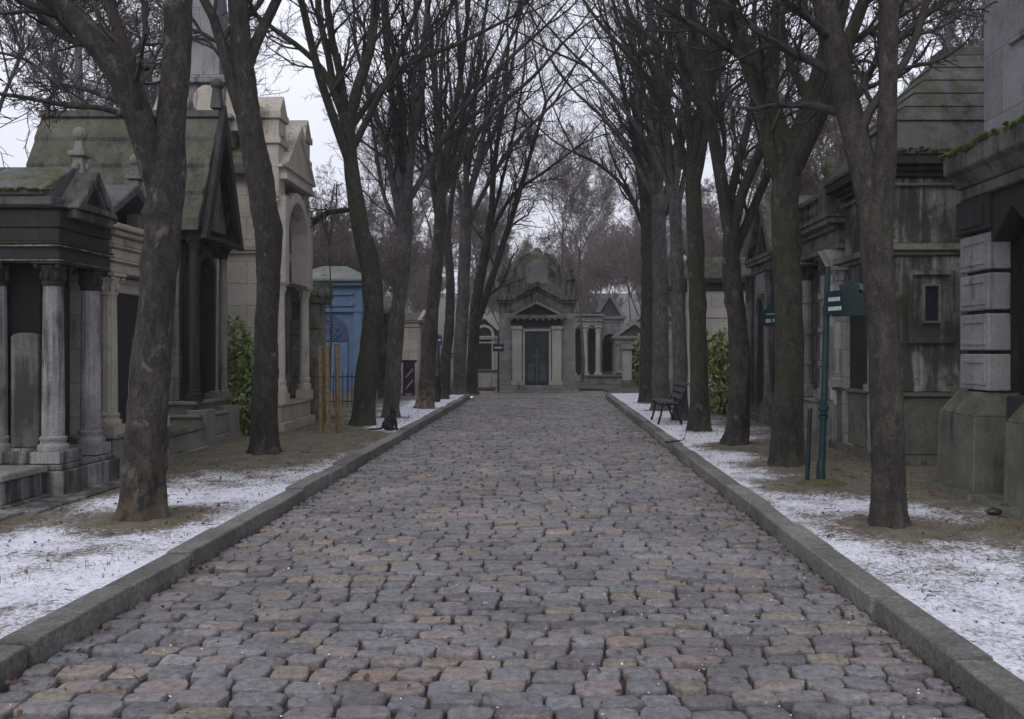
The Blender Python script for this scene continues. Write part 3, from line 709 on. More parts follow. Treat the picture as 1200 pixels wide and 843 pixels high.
# ------------------------------------------------------------------ architecture helpers
def column(root,tf,u,v,z0,z1,r,m,mcap=None,mbase=None,flute=.06,n=28,base_h=None):
    bh=base_h or r*1.6; chh=r*2.3
    c=MB(tf).cyl(u,v,[(r*1.0,z0+bh*.9),(r,z0+bh+.05),(r*.98,z0+(z1-z0)*.4),(r*.88,z1-chh)],n,flute).build('column',m,root,bevel=0,smooth=True)
    b=MB(tf).box(u-r*1.42,u+r*1.42,v-r*1.42,v+r*1.42,z0,z0+bh*.4)
    b.cyl(u,v,[(r*1.34,z0+bh*.4),(r*1.40,z0+bh*.5),(r*1.34,z0+bh*.62),(r*1.13,z0+bh*.66),(r*1.10,z0+bh*.74),(r*1.2,z0+bh*.8),(r*1.2,z0+bh*.88),(r*1.02,z0+bh*.93)],24)
    b.build('column_base',mbase or m,c,bevel=0,smooth=True)
    k=MB(tf).cyl(u,v,[(r*.92,z1-chh-.02),(r*1.02,z1-chh),(r*1.02,z1-chh+.025),(r*.88,z1-chh+.03),(r*.95,z1-chh*.55),(r*1.25,z1-chh*.22)],16)
    for q in range(8):
        a=q*math.pi/4; rr=r*1.0
        k.ball((u+rr*math.cos(a),v+rr*math.sin(a),z1-chh*.66),(r*.22,r*.22,chh*.22),8,6)
    for su in (-1,1):
        for sv in (-1,1): k.ball((u+su*r*1.05,v+sv*r*1.05,z1-chh*.27),(r*.28,r*.28,r*.26),8,6)
    k.box(u-r*1.36,u+r*1.36,v-r*1.36,v+r*1.36,z1-chh*.17,z1-.002)
    k.build('capital',mcap or m,c,bevel=0,smooth=True)
    return c
def stack(mb,u0,u1,v0,v1,z,steps):
    """moulded course: steps of (height, outset)"""
    for h,o in steps: mb.box(u0-o,u1+o,v0-o,v1+o,z,z+h-.002); z+=h
    return z
def arch_poly(uc,w,z0,zs,pointed=1.0,n=9):
    """door outline: jambs then an arch; pointed>1 gives a gothic arch"""
    h=w/2; pts=[(uc-h,z0),(uc-h,zs)]
    for k in range(1,n):
        a=math.pi*k/n; pts.append((uc-h*math.cos(a),zs+h*pointed*math.sin(a)**(1 if pointed<=1.05 else .85)))
    pts+=[(uc+h,zs),(uc+h,z0)]
    return pts
def arched_frame(mb,uc,w,z0,zs,t,v0,v1,pointed=1.0):
    mb.frame_uz(arch_poly(uc,w+2*t,z0,zs,pointed),arch_poly(uc,w,z0+.002,zs,pointed),v0,v1)
def gable_roof_u(mb,u0,u1,v0,v1,ze,zr,t=.10,courses=0,ov=.12):
    """ridge runs along v, slopes fall in u"""
    uc=(u0+u1)/2
    if courses==0:
        mb.prism_uz([(u0-ov,ze),(uc,zr),(u1+ov,ze),(u1+ov,ze-t),(uc,zr-t*1.3),(u0-ov,ze-t)],v0,v1)
    else:
        for s in (-1,1):
            ua=uc; ub=(u0-ov) if s<0 else (u1+ov)
            for k in range(courses):
                f0=k/courses; f1=(k+1.06)/courses
                f1=min(f1,1.0) if k==courses-1 else f1
                def P(f,lift): return (ua+(ub-ua)*f, zr+(ze-zr)*f+lift)
                a=P(f0,.0);b=P(f1,.075);c=P(f1,-t);d=P(f0,-t)
                mb.prism_uz([a,b,c,d],v0+.001*k,v1-.001*k)
        mb.box(uc-.09,uc+.09,v0-.01,v1+.01,zr-.07,zr+.05)

def moss_fringe(parent,tf,pts,r):
    g=np.random.default_rng(len(pts)); b=MB(tf)
    for p in pts:
        for q in range(3):
            k=r*g.uniform(.5,1.25); b.ball((p[0]+g.normal(0,.03),p[1]+g.normal(0,r*.35),p[2]+g.normal(0,r*.35)),(k*1.3,k*.9,k*.75),8,6)
    b.build('moss',M['mossgreen'],parent,bevel=0,smooth=True)
# ------------------------------------------------------------------ left tombs
def build_columned_tomb():
    X0,Y0=-5.17,9.0; tf=facing('L',X0,Y0); r=thing('columned_tomb','small sooty black tomb with pale columns and a little triangular pediment','tomb',(X0-.8,Y0+.5,.1))
    W=1.0; D=-2.3
    b=MB(tf); stack(b,0.0,W,D,0,.08,[(.32,.10),(.06,.07)]); b.box(.03,W-.03,D,-.30,.46,.62); b.build('base',M['darkpale'],r)
    MB(tf).box(-.02,.36,-.62,.06,.46,.60).build('step_block',M['darkpale'],r)
    MB(tf).box(.22,W-.22,D+.1,-.32,.60,2.62).build('cella_wall',M['void'],r)  # painted black so the recess behind the columns reads as deep shade
    for (u,v) in ((.13,-.13),(.87,-.13),(.13,-.74),(.13,-1.38),(.13,-2.05),(.87,-2.05)):
        column(r,tf,u,v,.47,2.62,.110,M['colgrey'],M['dark'],base_h=.30)
    s=MB(tf); pts=arch_poly(0,.30,.62,1.80,.35); s.prism_vz([(-.435+p[0],p[1]) for p in pts],.12,.225); s.build('stele',M['trimgrey'],r)
    d=MB(tf); d.box(.30,.70,-.325,-.27,.60,2.40); 
    for k in range(3): d.box(.35+.115*k,.42+.115*k,-.27,-.255,.75,2.2)
    d.build('door',M['iron'],r)
    e=MB(tf); z=stack(e,0,W,D,0,2.62,[(.16,.02),(.025,.055),(.15,.015),(.20,.03),(.03,.08)]); e.build('entablature',M['dark'],r)
    l=MB(tf); l.box(-.060,W+.06,D-.06,.062,2.752,2.772); l.box(-.03,W+.03,D-.03,.032,2.604,2.622); l.build('pale_moulding',M['darkpale'],r)
    rf=MB(tf); rf.box(-.09,W+.09,D-.05,-.02,z-.002,z+.10); rf.prism_uz([(-.12,z+.10),(-.12,z+.16),(W/2,z+.52),(W+.12,z+.16),(W+.12,z+.10)],D-.05,-.10); ro=rf.build('roof',M['roofgrey'],r); moss_fringe(ro,tf,[(-.13,.0-k*.045,z+.15) for k in range(36)],.022)
    p=MB(tf); zb=z-.13
    tri=lambda k:[(W/2-.40*k,zb+.16-.0*k),(W/2+.40*k,zb+.16),(W/2,zb+.16+.56*k)]
    def tr(k,c=.30): return [(W/2+(u-W/2)*k,zb+c+(zz-zb-c)*k) for u,zz in [(W/2-.43,zb+.12),(W/2+.43,zb+.12),(W/2,zb+.60)]]
    p.frame_uz(tr(1),tr(.60),-.10,.17); p.frame_uz(tr(.66),tr(.52),-.08,.13)
    p.box(W/2-.40,W/2+.40,-.08,.13,zb+.02,zb+.118)
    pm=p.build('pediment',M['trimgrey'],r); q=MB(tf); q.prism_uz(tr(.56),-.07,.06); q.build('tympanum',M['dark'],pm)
    for v in (-.85,-1.9):
        MB(tf).prism_vz([(v-.14,z-.02),(v+.14,z-.02),(v+.12,z+.12),(v,z+.36),(v-.12,z+.12)],-.13,-.02).build('acroterion',M['dark'],r)
    return r
build_columned_tomb()
def low_block(label,x0,x1,y0,y1,z1,m,mtop,slab=.07):
    r=thing('sarcophagus',label,'tomb',((x0+x1)/2,(y0+y1)/2,.1))
    b=MB(); b.box(x0-.06,x1+.06,y0-.06,y1+.06,.06,.17); b.box(x0,x1,y0,y1,.168,z1-slab); b.build('chest',m,r)
    s=MB(); s.box(x0-.04,x1+.04,y0-.04,y1+.04,z1-slab+.001,z1,tu=.01,tv=.01); s.build('lid',mtop,r); return r
low_block('low dark stone block at the foot of the black columned tomb',-6.5,-5.24,8.15,8.83,.47,M['darkpale'],M['brownstone2'])
o=MB().box(-9.2,-4.93,6.2,8.05,.04,.165,jit=.004).box(-5.16,-4.80,8.02,10.3,.04,.155,jit=.004).build('border_slab',M['darkpale'])
tag(o,'flat grey stone slab edging the snow before the black columned tomb','slab')

def build_cream_tomb():
    X0,Y0=-5.33,10.42; W=1.45; D=-2.6; tf=facing('L',X0,Y0); r=thing('cream_tomb','cream stone tomb with fluted column and two crocketed roof finials','tomb',(X0-1,Y0+.7,.1))
    b=MB(tf); stack(b,0,W,D,0,.08,[(.22,.08),(.28,.04),(.05,.07)]); b.build('base',M['brownstone2'],r)
    MB(tf).box(.10,W-.10,D,-.20,.62,2.60).build('wall',M['creamwall'],r)
    for u,v in ((.13,-.12),(W-.13,-.12)): column(r,tf,u,v,.63,2.62,.115,M['cream'],base_h=.28)
    MB(tf).box(.42,W-.42,-.22,-.16,.62,2.4).build('door',M['iron'],r)
    e=MB(tf); z=stack(e,0,W,D,0,2.62,[(.13,.0),(.04,.04),(.13,.015),(.04,.05),(.11,.03),(.07,.09),(.07,.14)]); e.build('entablature',M['cream'],r)
    rf=MB(tf); gable_roof_u(rf,0,W,D,-.03,z+.10,z+.62,.10,0,.10); rf.build('roof',M['slate'],r)
    for u in (-.22,1.16):
        f=MB(tf); v=-.27; zz=z+.02
        f.box(u-.09,u+.09,v-.09,v+.09,zz-.04,zz+.36); f.box(u-.12,u+.12,v-.12,v+.12,zz+.36,zz+.44); f.box(u-.07,u+.07,v-.07,v+.07,zz+.44,zz+.74,tu=.01,tv=.01)
        f.box(u-.10,u+.10,v-.10,v+.10,zz+.74,zz+.80); f.box(u-.06,u+.06,v-.06,v+.06,zz+.80,zz+.95,tu=.02,tv=.02); f.ball((u,v,zz+1.01),(.085,.085,.09),10,8)
        for q in range(4): f.ball((u+.08*math.cos(q*1.57),v+.08*math.sin(q*1.57),zz+.62),(.03,.03,.05),8,6)
        f.build('finial',M['brownstone2'],r)
build_cream_tomb()
low_block('long low grey sarcophagus with a mossy lid behind the thick mottled tree',-6.35,-5.39,11.85,13.35,.52,M['brownstone2'],M['mossblock'],.08)

def build_mossy_chapel():
    X0,Y0=-5.72,13.75; W=1.38; D=-2.75; tf=facing('L',X0,Y0); r=thing('gothic_chapel','dark gothic chapel with steep moss-green slab roof','chapel',(X0-1.5,Y0+.9,.1))
    ze,zr=3.70,5.66
    b=MB(tf); stack(b,0,W,D,0,.08,[(.16,.20),(.34,.15),(.05,.18)]); b.box(.02,W-.02,D,-.02,.62,.78); b.box(-.06,W+.06,D-.02,.055,.78,.84); b.build('base',M['brownstone2'],r)
    w=MB(tf); w.box(.10,W-.10,D,-.28,.84,ze-.02); w.prism_uz([(.10,ze-.022),(W-.10,ze-.022),(W/2,zr-.25)],-.30,.05); w.build('wall',M['brownstone'],r)
    pn=MB(tf)
    for a,c in ((-.55,-1.35),(-1.55,-2.35)):
        n=[(a,1.0),(c,1.0),(c,3.2),(a,3.2)]; i=[(a-.09,1.09),(c+.09,1.09),(c+.09,3.11),(a-.09,3.11)]
        vs=[(.10,v,z) for v,z in n]+[(.10,v,z) for v,z in i]+[(.045,v,z) for v,z in n]+[(.045,v,z) for v,z in i]; fs=[]
        for k in range(4):
            k2=(k+1)%4; fs+=[(8+k,8+k2,12+k2,12+k),(k,8+k,8+k2,k2),(4+k,4+k2,12+k2,12+k),(k,k2,4+k2,4+k)]
        pn.add(vs,fs)
    pn.build('panel_moulding',M['brownstone2'],r)
    rf=MB(tf); gable_roof_u(rf,0,W,D-.1,.16,ze,zr,.13,4,.20); rf.build('roof',M['roofmoss'],r)
    # gable front
    gf=MB(tf); gf.frame_uz([(-.16,ze-.25),(W/2,zr+.16),(W+.16,ze-.25)],[(.02,ze-.18),(W/2,zr-.34),(W-.02,ze-.18)],.165,.27); gf.build('gable_coping',M['dark'],r)
    for k,u in enumerate((.09,.27,W-.27,W-.09)): column(r,tf,u,-.12 if k in (1,2) else -.02,.84,3.45,.075,M['dark'] if k<2 else M['brownstone2'],M['dark'],flute=0,n=16,base_h=.2)
    ar=MB(tf); arched_frame(ar,W/2,.66,.84,2.75,.10,-.29,-.06,1.5); ar.build('doorway_arch',M['dark'],r)
    MB(tf).prism_uz(arch_poly(W/2,.62,.842,2.75,1.5),-.285,-.24).build('door',M['void'],r)  # near-black sheet, the shade of the door recess put into its colour
    for a in (-.02,W-.38): MB(tf).box(a,a+.40,-.27,.12,3.45,3.60).build('impost',M['dark'],r)
    for a in (-.06,W-.34): MB(tf).box(a,a+.40,-.10,.22,.10,.70).build('pedestal',M['brownstone2'],r)
    fn=MB(tf); fn.box(W/2-.1,W/2+.1,.02,.2,zr+.08,zr+.42,tu=.03,tv=.03); fn.ball((W/2,.11,zr+.50),.11,10,8); fn.build('finial',M['roofmoss'],r)
build_mossy_chapel()

def build_spire_chapel():
    X0,Y0=-5.10,16.15; W=1.85; D=-3.6; tf=facing('L',X0,Y0); r=thing('spired_chapel','tall pale cream gothic chapel topped by a stone spire','chapel',(X0-1.5,Y0+.9,.1))
    b=MB(tf); stack(b,0,W,D,0,.08,[(.22,.14),(.30,.06),(.05,.09)]); b.build('base',M['cream'],r)
    MB(tf).box(.10,W-.10,D,-.30,.648,5.1).build('wall',M['palewall'],r)
    s=MB(tf); s.box(.03,W-.03,D-.04,-.22,3.56,3.66); s.box(.05,W-.05,D-.03,-.24,3.50,3.559); s.build('string_course',M['cream'],r)
    for k,u in enumerate((.11,W-.11)):
        c=column(r,tf,u,-.02,.65,2.98,.10,M['palecream'],flute=0,n=18,base_h=.5)
    # upper arcade front
    fr=MB(tf); fr.box(.0,.22,-.28,.12,2.98,4.6); fr.box(W-.22,W,-.28,.12,2.98,4.6); arched_frame(fr,W/2,W-.50,2.98,3.7,.14,-.26,.10,1.35); fr.build('arcade',M['palecream'],r)
    MB(tf).box(.22,W-.22,-.30,-.25,.65,4.9).build('door',M['brownstone'],r)
    g_=MB(tf); g_.box(-.04,W+.04,-.32,.16,4.9,5.02); g_.prism_uz([(-.02,5.02),(W+.02,5.02),(W+.02,5.25),(W/2,5.98),(-.02,5.25)],-.06,.12); g_.build('gable_front',M['palecream'],r)
    cp=MB(tf); cp.frame_uz([(-.12,5.12),(W/2,6.16),(W+.12,5.12)],[(.04,5.2),(W/2,5.92),(W-.04,5.2)],-.05,.17); cp.build('gable_coping',M['palecream'],r)
    for u in (.10,W-.10):
        t=MB(tf); t.box(u-.20,u+.20,-.52,.02,4.55,5.55); t.box(u-.25,u+.25,-.57,.07,5.55,5.66); t.box(u-.21,u+.21,-.53,.03,5.66,6.02); t.box(u-.12,u+.12,-.56,.06,5.72,5.98); t.box(u-.26,u+.26,-.58,.08,6.02,6.16); t.prism_uz([(u-.24,6.16),(u+.24,6.16),(u,6.50)],-.56,.06); t.build('turret',M['palecream'],r)
        t=MB(tf); t.prism_vz([(-.50,4.0),(.02,4.5),(.02,4.549),(-.50,4.549)],u-.18,u+.18); t.build('corbel',M['palecream'],r)
    rf=MB(tf); gable_roof_u(rf,0,W,D-.05,-.44,5.1,5.9,.12,3,.12); rf.build('roof',M['roofmoss'],r)
    # spire
    v0=-1.75; uc=W/2
    sp=MB(tf); stack(sp,uc-.62,uc+.62,v0-.62,v0+.62,5.6,[(.5,.10),(.08,.18),(.62,.0),(.10,.12),(.08,.04)])
    zz=6.98; sp.box(uc-.42,uc+.42,v0-.42,v0+.42,zz,zz+.75); sp.box(uc-.50,uc+.50,v0-.50,v0+.50,zz+.75,zz+.85); sp.box(uc-.36,uc+.36,v0-.36,v0+.36,zz+.85,zz+5.5,tu=.30,tv=.30)
    so=sp.build('spire',M['bluegrey'],r)
    vo=MB(tf)
    for q in (-1,1):
        pts=[(v0+q*.30+.26*math.cos(a)*(1-.0*a),6.45+.30*math.sin(a)) for a in np.linspace(0,2*math.pi,15)[:-1]]
        vo.prism_vz(pts,uc-.75,uc-.60)
    vo.prism_vz([(v0-.95,5.9),(v0-.62,6.75),(v0-.60,5.9)],uc-.62,uc+.62); vo.prism_vz([(v0+.60,5.9),(v0+.62,6.75),(v0+.95,5.9)],uc-.62,uc+.62)
    vo.build('volute',M['palecream'],so)
build_spire_chapel()

def build_moss_stele():
    r=thing('stone_stele','tall square stele of green-stained blocks beside the spired chapel','tomb',(-5.35,18.8,.1))
    b=MB(); b.box(-5.85,-4.85,18.25,19.3,.06,.20); b.box(-5.78,-4.93,18.33,19.22,.20,.34); b.build('base',M['mossblock'],r)
    w=MB(); z=.342
    for h in (.75,.62,.42,.55): w.box(-5.72,-5.0,18.4,19.15,z,z+h-.012,jit=.004); z+=h
    w.build('shaft',M['mossblock'],r)
    c=MB(); c.box(-5.80,-4.92,18.32,19.23,z,z+.16,tu=-.05,tv=-.05); c.box(-5.88,-4.84,18.24,19.3,z+.161,z+.36,tu=.05,tv=.05); c.box(-5.7,-5.0,18.45,19.1,z+.361,z+.50,tu=.1,tv=.1); c.build('cap',M['mossblock'],r)
    q=MB()
    for k in range(5): q.ball((-4.86+random.uniform(-.05,.08),18.3+.1*k,z+.30+random.uniform(-.08,.08)),(.10,.10,.13),8,6)
    q.build('carved_ornament',M['mossblock'],r,bevel=0,smooth=True)
build_moss_stele()

def build_blue_chapel():
    X0,Y0=-6.45,25.0; tf=fronting(X0,Y0); r=thing('blue_chapel','small blue painted chapel with low grey-green roof behind wooden stakes','chapel',(X0,Y0+1,.1))
    MB(tf).box(-1.05,1.05,-2.0,.05,.06,.45).build('base',M['brownstone2'],r)
    MB(tf).box(-.98,.98,-1.95,-.02,.45,3.55).build('wall',M['bluepaint'],r)
    p=MB(tf)
    for u in (-.86,.86): p.box(u-.12,u+.12,-.02,.06,.45,2.78)
    p.box(-1.02,1.02,-.02,.08,2.78,2.88); p.box(-.74,.74,-.02,.03,2.95,3.06); p.box(-.74,.74,-.02,.03,3.28,3.36); p.box(-1.05,1.05,-2.0,.12,3.55,3.68); p.build('pilaster_trim',M['bluepaint'],r)
    d=MB(tf); d.box(-.58,.58,-.02,.02,.45,1.9); d.build('door',M['bluepaint'],r)
    k=MB(tf); k.prism_uz(arch_poly(0,1.16,1.92,1.98,1.25),-.02,.015); ty=k.build('tympanum',M['bluedark'],r)
    s=MB(tf)
    for a in np.linspace(.25,2.9,7): s.tube([(0,.025,1.98),(.26*math.cos(a),.03,1.98+.3*math.sin(a)),(.5*math.cos(a+.25),.03,1.98+.55*math.sin(a+.2))],.018,6)
    for c in ((-.25,2.25),(.25,2.25),(0,2.45)): s.tube([(c[0]+.11*math.cos(a),.03,c[1]+.11*math.sin(a)) for a in np.linspace(0,6.28,13)],.018,6)
    s.build('scrollwork',M['bluepaint'],ty,bevel=0,smooth=True)
    rf=MB(tf); rf.add([(-1.2,.22,3.68),(1.2,.22,3.68),(1.2,-2.2,3.68),(-1.2,-2.2,3.68),(-1.2,.22,3.76),(1.2,.22,3.76),(1.2,-2.2,3.76),(-1.2,-2.2,3.76),(-.35,-.7,4.20),(.35,-.7,4.20),(.35,-1.3,4.20),(-.35,-1.3,4.20)],
       [(0,3,2,1),(0,1,5,4),(1,2,6,5),(2,3,7,6),(3,0,4,7),(4,5,9,8),(5,6,10,9),(6,7,11,10),(7,4,8,11),(8,9,10,11)]); rf.build('roof',M['bluroof'],r)
build_blue_chapel()
def railing(label,pts,h,x=0):
    r=thing('iron_railing',label,'railing',(pts[0][0],pts[0][1],.1)); b=MB()
    bars=MB()
    for (x0,y0),(x1,y1) in zip(pts[:-1],pts[1:]):
        b.tube([(x0,y0,h),(x1,y1,h)],.018,6); b.tube([(x0,y0,.28),(x1,y1,.28)],.018,6)
        n=max(2,int(math.dist((x0,y0),(x1,y1))/.12))
        for k in range(n+1):
            x=x0+(x1-x0)*k/n; y=y0+(y1-y0)*k/n; bars.tube([(x,y,.08),(x,y,h+.10),(x,y,h+.16)],[.012,.012,.002],6)
    b.build('rail',M['iron'],r,bevel=0); bars.build('bars',M['iron'],r,bevel=0)
railing('black spiked iron railing in front of the blue painted chapel',[(-6.6,23.2),(-5.1,23.2),(-5.1,24.8)],.95)

def chapel(name,label,tf,loc,W,D,he,hr,m,mroof,mdoor=None,arch=1.0,cols=0,mtrim=None,door_w=.7,door_h=1.9,cat='chapel',hip=False):
    r=thing(name,label,cat,loc); mt=mtrim or m
    b=MB(tf); stack(b,-W/2,W/2,-D,0,.05,[(.25,.12),(.22,.06)]); b.build('base',mt,r)
    MB(tf).box(-W/2,W/2,-D,0,.52,he).build('wall',m,r)
    c=MB(tf); stack(c,-W/2,W/2,-D,0,he+.001,[(.08,.05),(.10,.03),(.08,.12)]); c.build('cornice',mt,r)
    z=he+.262; rf=MB(tf)
    if hip:
        rf.add([(-W/2-.15,.15,z),(W/2+.15,.15,z),(W/2+.15,-D-.15,z),(-W/2-.15,-D-.15,z),(-W*.12,-D*.4,hr),(W*.12,-D*.4,hr),(W*.12,-D*.6,hr),(-W*.12,-D*.6,hr)],[(0,3,2,1),(4,5,6,7),(0,1,5,4),(1,2,6,5),(2,3,7,6),(3,0,4,7)])
    else:
        rf.prism_uz([(-W/2-.18,z),(0,hr),(W/2+.18,z)],-D-.1,-.0)
        pf=MB(tf); pf.frame_uz([(-W/2-.2,z),(0,hr+.10),(W/2+.2,z)],[(-W/2+.12,z+.09),(0,hr-.12),(W/2-.12,z+.09)],.002,.15); pf.build('pediment',mt,r)
    rf.build('roof',mroof,r)
    f=MB(tf); arched_frame(f,0,door_w,.52,.52+door_h,.12,.001,.09,arch); f.build('door_frame',mt,r)
    MB(tf).prism_uz(arch_poly(0,door_w-.004,.522,.52+door_h,arch),.001,.03).build('door',mdoor or M['iron'],r)
    for s in (-1,1):
        if cols: column(r,tf,s*(W/2-.14),.10,.52,he,.10,mt,base_h=.22)
        else: MB(tf).box(s*(W/2-.14)-.12,s*(W/2-.14)+.12,.001,.07,.52,he).build('pilaster',mt,r)
    return r
chapel('stone_chapel','low cream stone chapel seen between the tree trunks beyond the blue chapel',facing('L',-4.95,33.6),(-6,33.6,.1),2.6,2.6,2.55,3.15,M['creamwall'],M['roofgrey'],M['greendark'],mtrim=M['cream'])
chapel('stone_chapel','pale low tomb house left of the domed mausoleum',fronting(-3.05,40.5),(-3.05,41.5,.1),2.0,2.4,2.0,3.3,M['pale'],M['roofgrey'])
chapel('stone_chapel','brown-grey chapel hidden behind the blue painted chapel',facing('L',-5.3,28.7),(-6.3,28.7,.1),2.0,2.2,2.6,3.5,M['brownstone'],M['slate'])
low_block('low pale grave chest beside the left end of the mausoleum',-3.5,-2.2,37.0,38.8,.8,M['pale'],M['ground'],.08)
low_block('low grave chest with snowy lid right of the mausoleum',1.8,3.6,40.5,42.3,.45,M['grey'],M['ground'],.08)

# ------------------------------------------------------------------ mausoleum
def build_mausoleum():
    X0,Y0=-.47,34.0; tf=fronting(X0,Y0); r=thing('domed_mausoleum','grey domed mausoleum with double pediment closing the end of the cobbled avenue','mausoleum',(X0,Y0+1.5,0)); H=1.53; D=-3.0
    z=lambda y: CH+(VY-y)*.034
    b=MB(tf); b.box(-H-.12,H+.12,D,.30,-.02,.12); b.box(-H-.04,H+.04,D,.12,.121,.28); b.build('steps',M['grey'],r)
    w=MB(tf); w.box(-H,H,D,-.10,.281,3.15); w.build('wall',M['grey'],r)
    for s in (-1,1): MB(tf).box(min(s*1.02,s*1.50),max(s*1.02,s*1.50),-.10,.02,.281,.75).build('corner_plinth',M['grey'],r)
    for s in (-1,1):
        p=MB(tf); p.box(s*.79-.19,s*.79+.19,-.10,.08,.46,2.50); p.box(s*.79-.24,s*.79+.24,-.10,.12,.281,.459); p.box(s*.79-.23,s*.79+.23,-.10,.13,2.501,2.64); p.build('pilaster',M['pale'],r)
        q=MB(tf); q.box(s*.52-.045,s*.52+.045,-.10,.03,.281,2.42); q.build('door_jamb',M['pale'],r)
    MB(tf).box(-.56,.56,-.10,.035,2.421,2.52).build('lintel',M['pale'],r)
    d=MB(tf); d.box(-.47,.47,-.10,-.05,.281,2.42); d.box(-.44,-.02,-.05,-.03,.34,2.36); d.box(.02,.44,-.05,-.03,.34,2.36); dd=d.build('door',M['door'],r)
    cr=MB(tf); cr.box(-.035,.035,-.03,-.01,.45,1.75); cr.box(-.22,.22,-.03,-.012,1.40,1.47); 
    for s in (-1,1): cr.box(s*.24-.12,s*.24+.12,-.03,-.015,.45,1.15); 
    cr.build('door_relief',M['door2'],dd)
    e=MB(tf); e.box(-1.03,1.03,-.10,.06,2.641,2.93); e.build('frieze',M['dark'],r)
    c=MB(tf)
    c.box(-1.16,1.16,-.10,.26,2.931,3.02)
    for k in range(9): c.box(-1.05+.25*k,-.95+.25*k,-.05,.22,2.86,2.930)
    c.frame_uz([(-1.18,3.02),(0,3.62),(1.18,3.02)],[(-.88,3.07),(0,3.50),(.88,3.07)],-.10,.28); pc=c.build('lower_pediment',M['grey'],r)
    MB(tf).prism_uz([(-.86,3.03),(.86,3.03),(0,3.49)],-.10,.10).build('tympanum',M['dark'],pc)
    u=MB(tf); u.box(-H-.0,H+.0,D,-.10,3.152,3.66); u.prism_uz([(-1.0,3.15),(1.0,3.15),(1.0,3.62),(0,4.15),(-1.0,3.62)],-.12,-.04); u.build('attic',M['greymoss'],r)
    k=MB(tf)
    t=.20
    for s in (-1,1):
        k.box(min(s*.98,s*1.64),max(s*.98,s*1.64),D-.1,.16,3.66,3.84); k.box(min(s*1.02,s*1.58),max(s*1.02,s*1.58),D-.06,.08,3.54,3.659)
        k.prism_uz([(s*1.0,3.66),(s*1.0,3.86),(0,4.42),(0,4.20)],-.3,.17)
        k.prism_uz([(s*.98,3.56),(s*.98,3.655),(0,4.19),(0,4.08)],-.3,.07)
    k.build('upper_pediment',M['greymoss'],r)
    # cloister dome: square plan, curved sides
    V=[];Q=[]; n=12; prof=[]
    for i in range(n+1):
        a=i/n*math.pi/2*.93; prof.append((.20+.90*math.cos(a)**.9, 3.84+1.80*math.sin(a)))
    m=8
    def sq(h):
        pts=[]
        for s in range(4):
            for j in range(m):
                f=-1+2*j/m
                pts.append([(f*h,h),(h,-f*h),(-f*h,-h),(-h,f*h)][s])
        return pts
    for h,zz in prof:
        for (a,b_) in sq(h): V.append((a,-1.5+b_,zz))
    K=4*m; Fs=[]
    for i in range(n):
        for j in range(K): Fs.append((i*K+j,i*K+(j+1)%K,(i+1)*K+(j+1)%K,(i+1)*K+j))
    Fs.append(tuple(n*K+j for j in range(K)))
    dm=MB(tf); dm.add(V,Fs); dm.box(-1.25,1.25,-2.75,-.22,3.845,3.96)
    do=dm.build('dome',M['greymoss'],r,bevel=0,smooth=True)
    rb=MB(tf)
    for sx,sy in ((1,1),(1,-1),(-1,1),(-1,-1)):
        rb.tube([(sx*h,-1.5+sy*h,zz) for h,zz in prof],.085,6)
    rb.build('dome_rib',M['greymoss'],do,bevel=0,smooth=True)
    md=MB(tf); md.prism_uz(arch_poly(0,.85,4.35,4.9,1.0),-.70,-.40); md.build('dome_niche',M['grey'],do)
    cp=MB(tf); cp.box(-.34,.34,-1.84,-1.16,5.52,5.64); cp.box(-.25,.25,-1.75,-1.25,5.64,5.78,tu=.04,tv=.04); cp.ball((0,-1.5,5.83),(.17,.17,.11),12,8); cp.build('cap',M['grey'],do)
    for s in (-1,1):
        for v in (-.25,-2.75):
            a=MB(tf); a.box(s*1.36-.17,s*1.36+.17,v-.17,v+.17,3.84,4.45,tu=.03,tv=.03); a.box(s*1.36-.21,s*1.36+.21,v-.21,v+.21,4.45,4.54); a.box(s*1.36-.14,s*1.36+.14,v-.14,v+.14,4.54,4.80,tu=.07,tv=.07); a.ball((s*1.36,v,4.86),.10,10,8); a.build('corner_urn',M['greymoss'],r)
build_mausoleum()

def colonnade():
    tf=fronting(1.95,45); r=thing('column_tomb','open tomb with pale round columns behind the mausoleum, right side','tomb',(1.95,45.6,.1))
    MB(tf).box(-.9,.9,-1.6,.2,.04,.38).build('base',M['grey'],r); MB(tf).box(-.7,.7,-1.5,-.5,.38,2.85).build('back_wall',M['dark'],r)
    for u in (-.68,-.02,.66): column(r,tf,u,0,.38,2.95,.15,M['pale'],flute=0,n=16,base_h=.2)
    e=MB(tf); stack(e,-.85,.85,-1.5,.15,2.95,[(.25,0),(.08,.06),(.2,.0),(.1,.12)]); e.build('entablature',M['grey'],r)
    MB(tf).prism_uz([(-1,3.58),(1,3.58),(0,3.85)],-1.5,.2).build('roof',M['roofgrey'],r)
colonnade()
chapel('gothic_chapel','narrow grey gothic chapel with pointed gable right of the mausoleum',fronting(3.35,47),(3.35,48,.1),1.5,2.4,3.2,4.75,M['bluegrey'],M['slate'],M['void'],1.5,0,door_w=.75,door_h=1.5)
chapel('stone_chapel','dark-roofed tomb house with arched black opening beyond the pier',fronting(4.35,43.4),(4.35,44.6,.1),1.9,2.4,2.05,3.1,M['grey'],M['slate'],M['void'],1.3,1,door_w=.6,door_h=1.05)
chapel('stone_chapel','grey gabled tomb house half hidden by the far right trunks',fronting(6.0,47.5),(6.0,48.6,.1),2.6,2.6,2.9,4.2,M['grey'],M['slate'])
